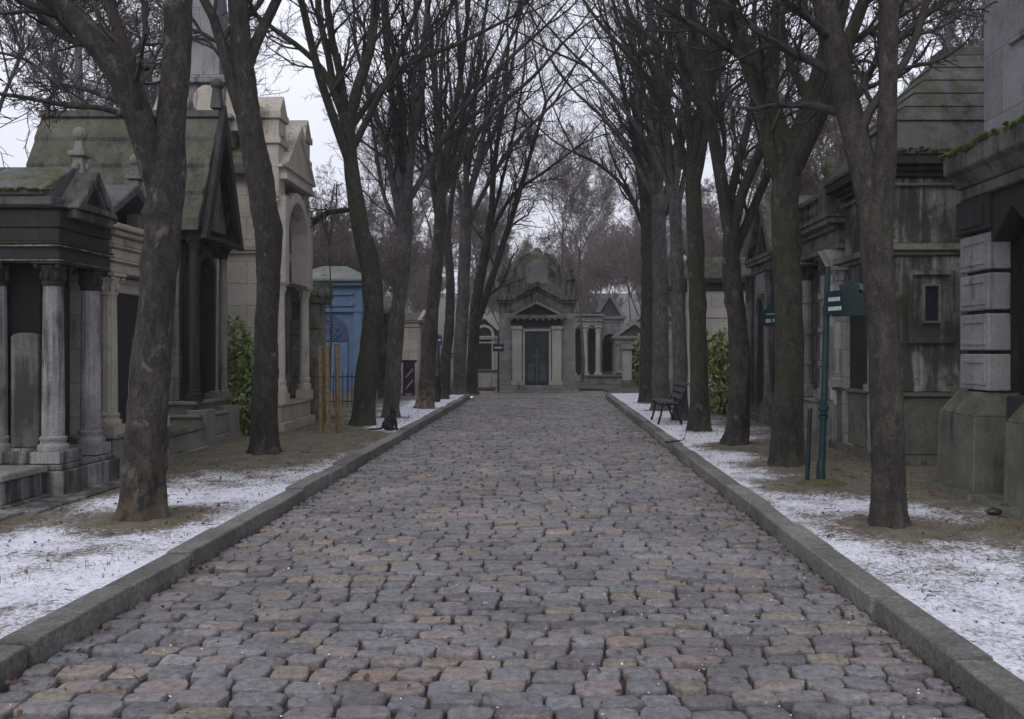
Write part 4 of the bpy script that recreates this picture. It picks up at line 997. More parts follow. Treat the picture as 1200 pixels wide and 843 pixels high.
def pier():
    r=thing('stone_pier','square pale stone pier with flat cap at the ivy','pier',(3.45,37.6,.1))
    MB().box(3.2,3.7,37.3,37.9,.05,.35).build('base',M['greymoss'],r); MB().box(3.26,3.64,37.36,37.84,.351,1.72).build('shaft',M['pale'],r)
    MB().box(3.16,3.74,37.26,37.94,1.721,1.86).build('cap',M['grey'],r)
pier()

# ------------------------------------------------------------------ right tombs
def build_pier_tomb():
    X0,Y0=4.36,7.15; tf=facing('R',X0,Y0); W=2.45; D=-2.6; r=thing('pier_tomb','massive tomb of rusticated grey blocks on green-stained plinths, cut off by the right edge','tomb',(X0+1,Y0+1.2,.1))
    uu=[(0,1.05),(1.62,2.45)]
    for a,c in uu:
        p=MB(tf); p.box(a,c,D,0,.06,.98,tu=.012,tv=.02); p.box(a+.016,c-.016,D+.02,-.022,.979,1.22,tu=.10,tv=.16); p.box(a-.10,c+.10,D,.10,.05,.20,tu=.03,tv=.03); po=p.build('plinth',M['plinth'],r)
        q=MB(tf); q.box(a+.16,c-.16,D+.1,-.27,1.20,3.05); q.build('pier_core',M['dark'],r)
        z=1.215
        for k in range(4):
            b=MB(tf); b.box(a+.10,c-.10,-.45,-.215,z+.022,z+.408)
            bo=b.build('rusticated_block',M['block'],r,bevel=.016,seg=2)
            f=MB(tf); f.frame_uz([(a+.16,z+.08),(c-.16,z+.08),(c-.16,z+.35),(a+.16,z+.35)],[(a+.20,z+.12),(c-.20,z+.12),(c-.20,z+.31),(a+.20,z+.31)],-.216,-.203); f.build('block_panel',M['block'],bo,bevel=.004)
            z+=.425
        h=MB(tf); h.box(a+.06,c-.06,-.6,-.19,2.93,3.30); h.box(a+.16,c-.16,-.19,-.165,2.98,3.22); h.build('impost',M['dark'],r)
    g_=MB(tf); g_.box(1.05,1.62,-.42,-.34,.20,1.20); g_.build('lower_panel',M['granite'],r)
    s=MB(tf); s.box(1.03,1.64,-.40,.04,.08,.21); s.build('door_sill',M['plinth'],r)
    MB(tf).box(1.0,1.67,-.75,-.5,1.20,3.2).build('door',M['void'],r)  # black sheet painted as the dark void between the piers
    ah=MB(tf); ah.prism_uz([(.9,2.75),(1.335,3.10),(1.77,2.75),(1.77,3.30),(.9,3.30)],-.48,-.24); ah.build('arch_head',M['dark'],r)
    c=MB(tf); c.box(.02,W-.2,D,-.17,3.30,3.42); c.prism_vz([(D,3.42),(-.15,3.42),(-.07,3.54),(.0,3.58),(.0,3.78),(-.14,3.90),(D,3.90)],-.14,W-.16)
    co_=c.build('cornice',M['cornice'],r)
    moss_fringe(co_,tf,[(-.12+k*.06,-.03,3.79) for k in range(42)],.05)
    moss_fringe(co_,tf,[(W-.20,-.1-k*.06,3.80) for k in range(26)],.05)
    t=MB(tf); t.box(.18,W-.10,D+.1,-.48,3.9,9.0); 
    tw=t.build('upper_shaft',M['bluegrey'],r)
    f=MB(tf); f.box(.55,1.78,-.48,-.44,4.85,8.8); f.build('raised_panel',M['bluegrey'],tw)
build_pier_tomb()

def build_step_roof():
    X0,Y0=4.60,11.5; tf=facing('R',X0,Y0); W=1.9; D=-2.7; r=thing('stepped_roof_chapel','blackened chapel with stepped stone slab roof and small side window','chapel',(X0+1.3,Y0+.9,.1))
    b=MB(tf); stack(b,0,W,D,0,.06,[(.20,.16),(.78,.07),(.06,.12)]); b.build('base',M['plinth'],r)
    w=MB(tf); w.box(0,W,D,0,1.10,2.94); w.box(.04,W-.04,D+.04,-.04,3.11,4.0); w.build('wall',M['sootwall'],r)
    c=MB(tf); stack(c,0,W,D,0,2.941,[(.06,.05),(.10,.11)]); stack(c,0,W,D,0,3.88,[(.04,.03)]); c.build('ledge',M['mossblock'],r)
    e=MB(tf); stack(e,0,W,D,0,4.0,[(.07,.04),(.07,.10),(.12,.19)]); e.build('cornice',M['dark'],r)
    st=MB(tf); z=4.262; lv=[(0,.26,.62),(.62,.24,.18),(.80,.24,.20),(1.0,.22,.18),(1.2,.22,.18),(1.38,.22,.16)]
    # lower flat skirt
    uc=W/2; vc=D/2; hu=W/2+.22; hv=-D/2+.22
    def ring(s0,s1,z0,z1):
        st.add([(uc-hu*s0,vc-hv*s0,z0),(uc+hu*s0,vc-hv*s0,z0),(uc+hu*s0,vc+hv*s0,z0),(uc-hu*s0,vc+hv*s0,z0),(uc-hu*s1,vc-hv*s1,z1),(uc+hu*s1,vc-hv*s1,z1),(uc+hu*s1,vc+hv*s1,z1),(uc-hu*s1,vc+hv*s1,z1)],[(0,3,2,1),(4,5,6,7),(0,1,5,4),(1,2,6,5),(2,3,7,6),(3,0,4,7)])
    ring(1.0,1.0,z,z+.07); ring(.985,.80,z+.07,z+.50)
    zz=z+.50; s=.83
    for k in range(5): ring(s,s-.135,zz,zz+.225); zz+=.225; s-=.122
    ring(s*.9,s*.8,zz,zz+.14)
    so_=st.build('roof',M['roofgrey'],r); moss_fringe(so_,tf,[(-.20,.1-k*.07,z+.05) for k in range(38)],.035)
    # side window in moulded panel, on the near wall (u=0)
    fr=MB(tf)
    def vzframe(v0,v1,z0,z1,t,ua,ub):
        o=[(v0,z0),(v1,z0),(v1,z1),(v0,z1)]; i=[(v0-t*(1 if v0>v1 else -1),z0+t),(v1+t*(1 if v0>v1 else -1),z0+t),(v1+t*(1 if v0>v1 else -1),z1-t),(v0-t*(1 if v0>v1 else -1),z1-t)]
        vs=[(ua,v,z_) for v,z_ in o]+[(ua,v,z_) for v,z_ in i]+[(ub,v,z_) for v,z_ in o]+[(ub,v,z_) for v,z_ in i]; fs=[]
        for k in range(4):
            k2=(k+1)%4; fs+=[(8+k,8+k2,12+k2,12+k),(k,8+k,8+k2,k2),(4+k,4+k2,12+k2,12+k),(k,k2,4+k2,4+k)]
        fr.add(vs,fs)
    vzframe(-.22,-.86,1.75,2.74,.07,.0,-.06); fr.build('panel_moulding',M['sootwall'],r)
    fr=MB(tf); vzframe(-.42,-.68,2.02,2.56,.04,.0,-.05); wf=fr.build('window',M['mossblock'],r)
    MB(tf).box(-.012,-.002,-.64,-.46,2.06,2.52).build('pane',M['glass'],wf,bevel=0)
    # road facade
    for u in (.18,W-.18): column(r,tf,u,.08,1.10,2.94,.11,M['grey'],flute=0,n=18,base_h=.25)
    MB(tf).box(.50,W-.50,.002,.05,.25,2.6).build('door',M['iron'],r)
    p=MB(tf); p.frame_uz(arch_poly(W/2,1.14,.26,2.3,.6),arch_poly(W/2,.90,.262,2.3,.6),.003,.12); p.build('door_frame',M['grey'],r)
build_step_roof()

def build_balustrade_chapel():
    X0,Y0=4.62,13.62; tf=facing('R',X0,Y0); W=2.35; D=-2.4; r=thing('balustrade_chapel','ornate chapel with balustraded cornice and banded columns behind the sign post','chapel',(X0+1.2,Y0+1.2,.1))
    b=MB(tf); stack(b,0,W,D,0,.06,[(.24,.14),(.48,.05),(.06,.10)]); b.build('base',M['brownstone2'],r)
    MB(tf).box(.04,W-.04,D,-.28,.85,3.2).build('wall',M['grey'],r)
    pr=MB(tf)
    for a in (.02,W-.36): pr.box(a,a+.34,-.28,.02,.85,2.75)
    po=pr.build('corner_pier',M['pale'],r)
    w=MB(tf)
    for a in (.19,W-.19): w.cyl(a,.035,[(.09,2.30),(.09,2.31)],12); w.prism_uz([(a+.085*math.cos(t),2.32+.13*math.sin(t)) for t in np.linspace(0,6.28,15)[:-1]],.02,.05); w.box(a-.10,a+.10,.02,.035,1.2,2.05)
    w.build('carved_wreath',M['grey'],po)
    for u in (.62,W-.62):
        c=column(r,tf,u,-.02,.85,3.2,.115,M['brownstone2'],M['dark'],flute=.08,n=24,base_h=.3)
        for z in (1.45,2.0,2.55): MB(tf).cyl(u,-.02,[(.12,z-.05),(.145,z-.04),(.145,z+.04),(.12,z+.05)],20).build('column_band',M['brownstone2'],c,bevel=0,smooth=True)
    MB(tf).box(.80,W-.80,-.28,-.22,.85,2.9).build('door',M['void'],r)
    for a in (.05,.30,W-.42,W-.17): MB(tf).prism_vz([(-.28,2.76),(-.02,2.76),(.02,2.95),(.16,3.2),(.20,3.28),(-.28,3.28)],a,a+.12).build('bracket',M['pale'],r)
    e=MB(tf); stack(e,0,W,D,0,3.282,[(.10,.04),(.22,.0),(.07,.10),(.09,.22),(.05,.26)]); e.build('cornice',M['greymoss'],r)
    z=3.815; bl=MB(tf)
    bl.box(0,W,.06,.20,z,z+.06); bl.box(0,W,.05,.21,z+.34,z+.42); bl.box(0,.14,D,.06,z,z+.06); bl.box(0,.15,D,.05,z+.34,z+.42)
    for k in range(12):
        u=.16+k*(W-.32)/11; bl.cyl(u,.13,[(.05,z+.06),(.03,z+.10),(.062,z+.18),(.03,z+.28),(.05,z+.34)],8)
    for u in (0.02,W-.22): bl.box(u,u+.20,.02,.24,z,z+.52)
    bl.build('balustrade',M['greymoss'],r,bevel=.005)
    rf=MB(tf); rf.prism_uz([(.2,z+.001),(W-.2,z+.001),(W-.5,z+.9),(.5,z+.9)],D,-.25); rf.build('roof',M['roofgrey'],r)
    fn=MB(tf); fn.cyl(W*.72,-.4,[(.10,z+.86),(.07,z+.95),(.14,z+1.1),(.12,z+1.25),(.04,z+1.33),(.06,z+1.4),(.01,z+1.55)],14); fn.build('urn',M['mossblock'],r,bevel=0,smooth=True)
build_balustrade_chapel()
def scroll_tomb():
    r=thing('scrolled_stele','pale stele with sweeping curved shoulder beside the balustraded chapel','tomb',(4.9,13.45,.1)); tf=facing('R',4.5,13.42)
    MB(tf).box(-.02,.17,-1.0,.04,.06,.80).build('base',M['brownstone2'],r)
    s=MB(tf); pts=[(-.95,.80),(-.02,.80),(-.02,2.55),(-.10,2.75),(-.22,2.95),(-.30,3.25),(-.32,3.7),(-.28,4.05),(-.20,4.25),(-.95,4.4)]
    s.prism_vz(pts,.0,.15); s.build('slab',M['pale'],r)
    c=MB(tf); c.prism_vz([(-1.0,4.4),(-.14,4.25),(-.10,4.40),(-1.0,4.62)],-.03,.18); c.build('cap',M['bluegrey'],r)
scroll_tomb()
def build_gable_chapel():
    X0,Y0=4.62,17.35; tf=facing('R',X0,Y0+1.0); r=chapel('gabled_chapel','grey chapel with steep triangular gable and slender columns behind the far sign post',tf,(X0+1,Y0+1,.1),2.0,2.4,3.35,5.0,M['grey'],M['roofgrey'],M['void'],1.0,1,mtrim=M['trimgrey'],door_w=.7,door_h=1.9)
    k=MB(tf); k.prism_uz([(-.3,3.75),(.3,3.75),(0,4.35)],.001,.06); k.build('carved_tympanum',M['dark'],r)
build_gable_chapel()
def build_pale_house():
    tf=fronting(5.9,25.2); r=thing('pale_tomb_house','broad pale ashlar tomb house rising behind the laurel hedge bush','tomb',(5.9,26.4,.1)); W=1.75
    MB(tf).box(-W-.1,W+.1,-3.1,.1,.05,.5).build('base',M['grey'],r); MB(tf).box(-W,W,-3,0,.5,3.42).build('wall',M['creamwall'],r)
    c=MB(tf); stack(c,-W,W,-3,0,3.42,[(.10,.05),(.12,.02),(.14,.18)]); c.build('cornice',M['dark'],r)
    s=MB(tf); s.box(-W-.02,W+.02,-3.02,.02,2.60,2.64); s.build('string_course',M['grey'],r)
    rf=MB(tf); rf.add([(-W-.2,.2,3.78),(W+.2,.2,3.78),(W+.2,-3.2,3.78),(-W-.2,-3.2,3.78),(-W*.75,-.7,4.5),(W*.75,-.7,4.5),(W*.75,-2.3,4.5),(-W*.75,-2.3,4.5)],[(0,3,2,1),(4,5,6,7),(0,1,5,4),(1,2,6,5),(2,3,7,6),(3,0,4,7)]); rf.build('roof',M['roofgrey'],r)
build_pale_house()
# second rows, seen through the gaps
chapel('stone_chapel','grey chapel set back behind the ornate right-hand chapels',facing('R',8.6,20),(9.6,20,.1),2.2,2.4,3.2,4.4,M['grey'],M['slate'])
chapel('stone_chapel','brown-grey chapel between the pale tomb house and the cross path',facing('R',4.7,30.5),(5.7,30.5,.1),2.0,2.2,2.6,3.6,M['brownstone'],M['roofgrey'])
chapel('stone_chapel','grey chapel set back behind the tall spired chapel',facing('L',-9.8,21),(-10.8,21,.1),2.2,2.4,3.0,4.2,M['grey'],M['roofmoss'])

# ------------------------------------------------------------------ street furniture
def sign_post_near():
    x,y=3.13,9.75; r=thing('sign_post','dark green iron post carrying a crested cemetery direction plate','sign post',(x,y,.12))
    p=MB(); p.tube([(x-.02,y,.10),(x+.02,y,1.2),(x+.06,y,2.62)],[.042,.036,.032],14)
    for z,rr in ((.90,.055),(.95,.045),(1.0,.06),(2.08,.045),(2.14,.05)): p.cyl(x-.02+.033*z,y,[(.03,z-.03),(rr,z-.018),(rr,z+.018),(.03,z+.03)],14)
    p.cyl(x-.02,y,[(.055,.10),(.05,.35),(.04,.40)],14); po=p.build('post',M['green'],r,bevel=0,smooth=True)
    def plate(tf,w,h,z):
        pts=[(0,0),(w,0),(w,h*.80),(w*.93,h*.84),(w*.86,h*.80),(w*.78,h*.84),(w*.77,h*1.0),(w*.82,h*1.1),(w*.74,h*1.2),(w*.66,h*1.16),(w*.62,h*1.30),(w*.50,h*1.26),(w*.38,h*1.30),(w*.34,h*1.16),(w*.26,h*1.2),(w*.18,h*1.1),(w*.23,h*1.0),(w*.22,h*.84),(w*.14,h*.80),(w*.07,h*.84),(0,h*.80)]
        m=MB(tf); m.prism_uz([(a,z+b) for a,b in pts],-.012,.012); return m
    tf=lambda u,v,z:(x+.115+u*.97,y-.0-v-u*.25,z)
    po=plate(tf,.36,.31,2.05).build('plate',M['greendark'],r,bevel=.006)
    bd=MB(tf); bd.frame_uz([(.012,2.062),(.348,2.062),(.348,2.29),(.012,2.29)],[(.024,2.074),(.336,2.074),(.336,2.278),(.024,2.278)],.0121,.018); bd.build('plate_border',M['green'],po,bevel=0)
    # narrow second plate turned edge-on to the road, with two pale lines of lettering
    tf2=lambda u,v,z:(x+.035+u*.30+v*.95,y-.06-u*.95,z)
    tf2=lambda u,v,z:(x+.022+u*.30,y-.05-u*.9-v,z)
    pl=MB(tf2); pl.box(0,.30,-.01,.01,2.06,2.33); p2=pl.build('side_plate',M['green'],r,bevel=.004)
    for z in (2.13,2.235):
        u=.04; lt=MB(tf2)
        while u<.25: w=random.uniform(.012,.03); lt.box(u,u+w,.0101,.014,z-.022,z+.022); u+=w+.008
        lt.build('lettering',M['white'],p2,bevel=0)
    s=thing('short_post','short leaning dark green stake post next to the near sign post','post',(2.96,9.72,.12))
    MB().tube([(2.94,9.72,.08),(2.975,9.72,.98)],[.026,.024],10).build('shaft',M['greendark'],s,bevel=0,smooth=True)
    MB().cyl(2.975,9.72,[(.03,.975),(.03,.99),(.012,1.01)],10).build('cap',M['greendark'],s,bevel=0,smooth=True)
    m=MB(); m.ball((3.10,9.68,.135),(.30,.20,.065),22,10); o=m.build('moss_mound',M['moss'],bevel=0,smooth=True); tag(o,'mossy earth mound at the foot of the near green sign post','mound')
sign_post_near()
def sign_post_far():
    x,y=3.40,12.6; r=thing('sign_post','slim green post with a small lettered plate left of the V-forked tree','sign post',(x,y,.12))
    p=MB(); p.tube([(x,y,.10),(x+.02,y,2.3)],[.036,.030],12)
    for z in (.86,.92,2.02): p.cyl(x,y,[(.03,z-.02),(.052,z-.01),(.052,z+.01),(.03,z+.02)],12)
    p.ball((x+.02,y,2.34),(.04,.04,.05),10,8); p.build('post',M['green'],r,bevel=0,smooth=True)
    tf=lambda u,v,z:(x-.27+u,y-.045-v,z)
    m=MB(tf); m.prism_uz([(0,2.02),(.31,2.02),(.31,2.24),(.24,2.28),(.22,2.34),(.155,2.37),(.09,2.34),(.07,2.28),(0,2.24)],-.012,.012); pl=m.build('plate',M['greendark'],r,bevel=.004)
    l=MB(tf); u=.07
    while u<.25: w=random.uniform(.01,.022); l.box(u,u+w,.0121,.016,2.185,2.205); u+=w+.006
    l.box(.06,.135,.0121,.016,2.07,2.125); l.box(.16,.26,.0121,.016,2.08,2.125); l.build('lettering',plain('faded_lettering',(.22,.30,.32),.6,.1,bumps=0),pl,bevel=0)
sign_post_far()
def sign_small(px,d,z0,z1,label,plate_px,ph,mpl):
    x=(px-VX)*d/F; r=thing('sign_post',label,'sign post',(x,d,.1))
    MB().tube([(x,d,.02),(x,d,z1)],.035,10).build('post',M['green'],r,bevel=0,smooth=True)
    w=plate_px*d/F; pl=MB(); pl.box(x-w/2,x+w/2,d-.06,d-.036,z0,z0+ph); po=pl.build('plate',mpl,r,bevel=.005)
    l=MB(); l.box(x-w*.34,x+w*.34,d-.064,d-.0601,z0+ph*.42,z0+ph*.60); l.build('lettering',M['white'],po,bevel=0)
sign_small(584,33.2,1.62,2.45,'thin green sign post with pale-lettered plate left of the mausoleum',13,.30,M['green'])
sign_small(514,28.6,1.85,2.2,'post with a small dark blue plate between two left trunks',8,.32,M['bluedark'])
sign_small(527,29.4,1.4,1.8,'plain green post beside the pale grey stout trunk',7,.18,M['greendark'])
def litter_bin():
    x,y=-3.34,25.6; r=thing('litter_bin','dark green cylindrical litter bin standing by the tan-footed tree','bin',(x,y,.12))
    b=MB(); b.cyl(x,y,[(.085,.12),(.09,.16),(.105,.20),(.115,.85),(.12,.86)],20); b.build('body',M['greendark'],r,bevel=0,smooth=True)
    k=MB(); k.cyl(x,y,[(.128,.85),(.128,.90),(.10,.905),(.10,.87)],20); k.build('rim',M['iron'],r,bevel=0,smooth=True)
litter_bin()
def banner():
    x,y=-4.75,29.0; r=thing('patterned_panel','dark purple panel with two pale diagonal stripes standing against the low cream chapel','panel',(x,y,.12))
    MB().box(x-.20,x+.20,y-.02,y+.02,.22,1.25).build('board',M['purple'],r)
    tf=lambda u,v,zz:(x+u,y-.021-v,zz); pm=plain('faded_pinkish_print',(.38,.30,.35),.7,.25,bumps=0)
    for a in (.72,.34): MB(tf).prism_uz([(.13,a+.34),(.16,a+.30),(.02,a+.13),(-.09,a),(-.13,a+.02),(-.03,a+.16)],0,.005).build('stripe',pm,r,bevel=0)
    MB().box(x-.26,x+.26,y-.04,y+.04,1.251,1.34).build('top_rail',M['iron'],r)
    f=MB(); f.box(x-.18,x-.12,y-.12,y+.12,.08,.22); f.box(x+.12,x+.18,y-.12,y+.12,.08,.22); f.build('foot',M['iron'],r)
banner()
def lamp():
    d=23.0; x=(808-VX)*d/F; r=thing('street_lamp','slim pale lamp post with a white globe among the right trunks','street lamp',(x,d,.12)); zt=CH+(VY-315)*d/F; gx=(799.5-VX)*d/F; zg=CH+(VY-303)*d/F
    p=MB(); p.tube([(x,d,.08),(x,d,zt-.4),(x,d,zt)],[.07,.055,.04],12); p.cyl(x,d,[(.11,.08),(.11,.5),(.075,.6)],12); p.build('post',M['pale'],r,bevel=0,smooth=True)
    a=MB(); a.tube([(x,d,zt-.05),(x-.04,d,zt+.12),(gx+.05,d,zg+.22),(gx,d,zg+.20)],.022,8); a.build('arm',M['iron'],r,bevel=0,smooth=True)
    MB().cyl(gx,d,[(.12,zg+.10),(.06,zg+.17),(.03,zg+.24)],14).build('hood',M['iron'],r,bevel=0,smooth=True)
    MB().ball((gx,d,zg),(.125,.125,.125),16,12).build('globe',M['lampglass'],r,bevel=0,smooth=True)
lamp()
def bench():
    y0,y1=17.55,19.0; x0=2.30; r=thing('park_bench','dark slatted park bench with iron legs facing the road, seen end-on','bench',(2.6,18.2,.12)); zg=.125
    for k,(x,z) in enumerate(((2.32,.555),(2.42,.56),(2.52,.555),(2.62,.545))): pass
    s=MB()
    for x,z in ((2.30,.560),(2.395,.566),(2.49,.562),(2.585,.552)): s.box(x,x+.078,y0,y1,z,z+.034)
    s.build('seat',M['bench'],r,bevel=.006)
    b=MB()
    for x,z in ((2.70,.66),(2.76,.79),(2.82,.92)): b.add([(x,y0,z),(x+.045,y0,z+.085),(x+.045,y1,z+.085),(x,y1,z),(x+.028,y0,z-.012),(x+.073,y0,z+.073),(x+.073,y1,z+.073),(x+.028,y1,z-.012)],[(0,1,2,3),(4,7,6,5),(0,4,5,1),(3,2,6,7),(1,5,6,2),(0,3,7,4)])
    b.build('backrest',M['bench'],r,bevel=.005)
    for y in (y0+.13,y1-.17):
        l=MB(); l.box(2.28,2.70,y,y+.05,.52,.558)
        l.tube([(2.36,y+.025,.53),(2.33,y+.025,.33),(2.27,y+.025,zg)],[.028,.022,.026],8); l.tube([(2.62,y+.025,.53),(2.68,y+.025,.33),(2.76,y+.025,zg)],[.028,.022,.026],8); l.tube([(2.66,y+.025,.53),(2.74,y+.025,.70),(2.87,y+.025,.99)],[.026,.022,.018],8)
        l.build('leg_frame',M['iron'],r,bevel=0,smooth=True)
bench()
def stakes():
    for i,(x,y,lab) in enumerate(((-4.16,15.6,'leftmost wooden stake propping the young sapling'),(-4.0,15.45,'middle wooden stake propping the young sapling'),(-3.90,15.75,'rightmost wooden stake propping the young sapling'))):
        mb=MB(); mb.tube([(x+.012*i,y,.02),(x,y,.9),(x-.01,y,1.72+.02*i)],[.047,.045,.042],12); mb.cyl(x-.01,y,[(.043,1.72+.02*i),(.036,1.745+.02*i)],12)
        o=mb.build('wooden_stake',M['wood'],bevel=0,smooth=True); tag(o,lab,'stake','stakes around the sapling')
    g=np.random.default_rng(77)
    make_tree('young slender sapling tied between three wooden stakes','saplings',[(-4.03,15.6,.06,.022),(-4.0,15.6,1.2,.02),(-3.98,15.62,2.3,.017),(-4.0,15.6,3.4,.012),(-3.98,15.6,4.2,.006)],[],M['bark'],M['twig'],301,dens=(3,2,2),name='sapling',auto=(4,.8,.4),flare=.1,twig_r=.0025,sides=8)
stakes()

# ------------------------------------------------------------------ cat
def cat():
    x,y,z=-3.04,16.45,.128; r=thing('black_cat','black cat sitting upright on the snow by the kerb with tail stretched back','cat',(x,y,z))
    b=MB()
    E=lambda c,rr:b.ball((x+c[0],y+c[1],z+c[2]),rr,16,12)
    E((-.055,0,.095),(.105,.088,.10)); E((-.03,0,.15),(.09,.078,.10)); E((.015,0,.20),(.072,.066,.10)); E((.035,0,.265),(.055,.052,.075))
    E((.035,-.005,.345),(.056,.054,.052)); E((.072,-.012,.330),(.028,.03,.024))
    for s in (-1,1):
        b.tube([(x+.05,y+s*.035,z+.22),(x+.085,y+s*.033,z+.10),(x+.09,y+s*.032,z+.02)],[.034,.023,.018],10); E((.105,s*.032,.015),(.032,.02,.016))
        E((-.03,s*.07,.075),(.075,.035,.07)); E((.02,s*.075,.016),(.06,.024,.018))
        b.tube([(x+.02,y+s*.030-.005,z+.375),(x+.015,y+s*.036-.005,z+.41),(x+.012,y+s*.038-.005,z+.438)],[.026,.016,.003],8)
    b.tube([(x-.13,y,z+.05),(x-.20,y-.01,z+.022),(x-.30,y-.02,z+.018),(x-.40,y-.01,z+.018)],[.024,.020,.018,.010],10)
    o=b.build('body',M['cat'],r,bevel=0,smooth=True)
    m=o.modifiers.new('remesh','REMESH'); m.mode='VOXEL'; m.voxel_size=.0065; m.use_smooth_shade=True
    s=o.modifiers.new('smooth','SMOOTH'); s.iterations=4; s.factor=.5
    for sd in (-1,1):
        MB().ball((x+.082,y+sd*.024-.008,z+.356),(.008,.008,.008),8,6).build('eye',M['eye'],r,bevel=0,smooth=True)
    MB().ball((x+.100,y-.012,z+.336),(.005,.006,.004),8,6).build('nose',M['iron'],r,bevel=0,smooth=True)
    r.scale=(1.12,1.12,1.10)
cat()

# ------------------------------------------------------------------ litter: leaves, snow flecks, twig
def leaves():
    g=np.random.default_rng(9); pts=[]
    for k in range(900):
        pts.append((XL+abs(g.normal(0,.10))+.01,g.uniform(3,30)**1.0,.012))
    for k in range(900): pts.append((XR-abs(g.normal(0,.10))-.01,g.uniform(3,30),.012))
    for k in range(900): pts.append((g.uniform(XL+.1,XR-.1),3+27*g.uniform(0,1)**1.6,.012))
    for k in range(1100): pts.append((g.uniform(-5.0,-2.95),g.uniform(5.5,24),.135))
    for k in range(1100): pts.append((g.uniform(2.25,4.5),g.uniform(4,24),.135))
    P=np.array(pts); n=len(P); a=g.uniform(0,6.28,n); L=g.uniform(.008,.024,n); W=L*g.uniform(.4,.8,n)
    d=np.stack([np.cos(a),np.sin(a),g.normal(0,.35,n)],1); s=np.stack([-np.sin(a),np.cos(a),g.normal(0,.45,n)],1)
    A=P-d*L[:,None]; B=P+s*W[:,None]+[0,0,.008]; C=P+d*L[:,None]+[0,0,.006]; D=P-s*W[:,None]+[0,0,.008]
    V=np.stack([A,B,C,D],1).reshape(-1,3); Fq=np.arange(4*n).reshape(n,4)
    o=mesh_np('fallen_leaves',V,Fq,M['deadleaf'],smooth=False); tag(o,'small brown dead leaves scattered along the kerbs and setts','leaves',kind='stuff')
    n=800; P=np.stack([g.uniform(XL+.05,XR-.05,n),3+25*g.uniform(0,1,n)**1.7,np.full(n,.006)],1)
    R_=g.uniform(.003,.007,n)*(1+.6*(g.uniform(0,1,n)>.9))
    dirs=np.array([[1,0,0],[0,1,0],[-1,0,0],[0,-1,0],[0,0,.8],[0,0,-.6]]); V=(P[:,None]+dirs[None]*R_[:,None,None]*g.uniform(.6,1.4,(n,6,1))).reshape(-1,3)
    f=np.array([(0,1,4),(1,2,4),(2,3,4),(3,0,4),(1,0,5),(2,1,5),(3,2,5),(0,3,5)]); Fq=(f[None]+np.arange(n)[:,None,None]*6).reshape(-1,3)
    o=mesh_np('snow_flecks',V,Fq,M['snow']); tag(o,'tiny white snow crumbs caught in the joints of the setts','snow',kind='stuff')
leaves()
def tufts():
    g=np.random.default_rng(19); pts=[]
    for bx,by,r in BASES:
        for k in range(150 if by<16 else 40):
            a=g.uniform(0,6.28); q=r*g.uniform(.42,1.25); pts.append((bx+q*math.cos(a),by+q*math.sin(a)))
    for k in range(900): pts.append((-4.9+g.normal(0,.16),g.uniform(7,22)))
    for k in range(900): pts.append((4.25+g.normal(0,.18),g.uniform(6,22)))
    for k in range(900): pts.append((g.uniform(-4.8,-3.0),g.uniform(5,22)))
    for k in range(900): pts.append((g.uniform(2.3,4.3),g.uniform(4,22)))
    P=np.array([(x,y,.112) for x,y in pts if not(-2.93<x<2.24)]); n=len(P); B=4
    P=np.repeat(P,B,0)+np.c_[g.normal(0,.018,(n*B,2)),np.zeros(n*B)]
    a=g.uniform(0,6.28,n*B); h=g.uniform(.015,.055,n*B); w=g.uniform(.0015,.004,n*B)
    lean=np.stack([np.cos(a),np.sin(a)],1)*(h*g.uniform(.3,1.6,n*B))[:,None]; sd=np.stack([-np.sin(a),np.cos(a)],1)*w[:,None]
    A=P.copy(); A[:,:2]-=sd; Bq=P.copy(); Bq[:,:2]+=sd; C=P.copy(); C[:,:2]+=lean; C[:,2]+=h
    V=np.stack([A,Bq,C],1).reshape(-1,3); o=mesh_np('grass_blades',V,np.arange(3*n*B).reshape(-1,3),M['drygrass'],smooth=False)
    tag(o,'short dead grass blades poking through the snow and bare soil','grass',kind='stuff')
    n=420; x=np.where(g.uniform(0,1,n)<.5,g.uniform(-5,-2.95,n),g.uniform(2.25,4.4,n)); y=4.5+18*g.uniform(0,1,n)**1.4; a=g.uniform(0,6.28,n); L=g.uniform(.03,.13,n)
    d=np.stack([np.cos(a),np.sin(a),np.zeros(n)],1)*L[:,None]; p0=np.stack([x,y,np.full(n,.132)],1); mid=p0+d*.5+g.normal(0,.008,(n,3)); mid[:,2]=.138; p1=p0+d; p1[:,0]=np.where(p1[:,0]<0,np.minimum(p1[:,0],-2.93),np.maximum(p1[:,0],2.24))
    v,f=tubes(np.stack([p0,mid,p1],1),np.repeat(g.uniform(.0015,.004,n)[:,None],3,1),4); o=mesh_np('fallen_twigs',v,f,M['twig'])
    tag(o,'thin broken twigs littering the snowy verges','twigs',kind='stuff')
tufts()
def stick():
    x,y=2.15,14.2; mb=MB(); mb.tube([(x-.25,y-.3,.165),(x-.05,y-.05,.155),(x+.12,y+.15,.16),(x+.18,y+.2,.30)],[.014,.013,.010,.004],6); mb.tube([(x-.05,y-.05,.155),(x-.16,y+.05,.19)],[.009,.003],6)
    tag(mb.build('fallen_branch',M['twig'],bevel=0,smooth=True),'short dark broken branch lying across the right kerb','branch')
    mb=MB(); mb.ball((4.15,7.95,.16),(.075,.045,.035),12,8); tag(mb.build('dark_pebble',M['granite'],bevel=0,smooth=True),'dark wet stone on the ground before the rusticated tomb','stone')
stick()

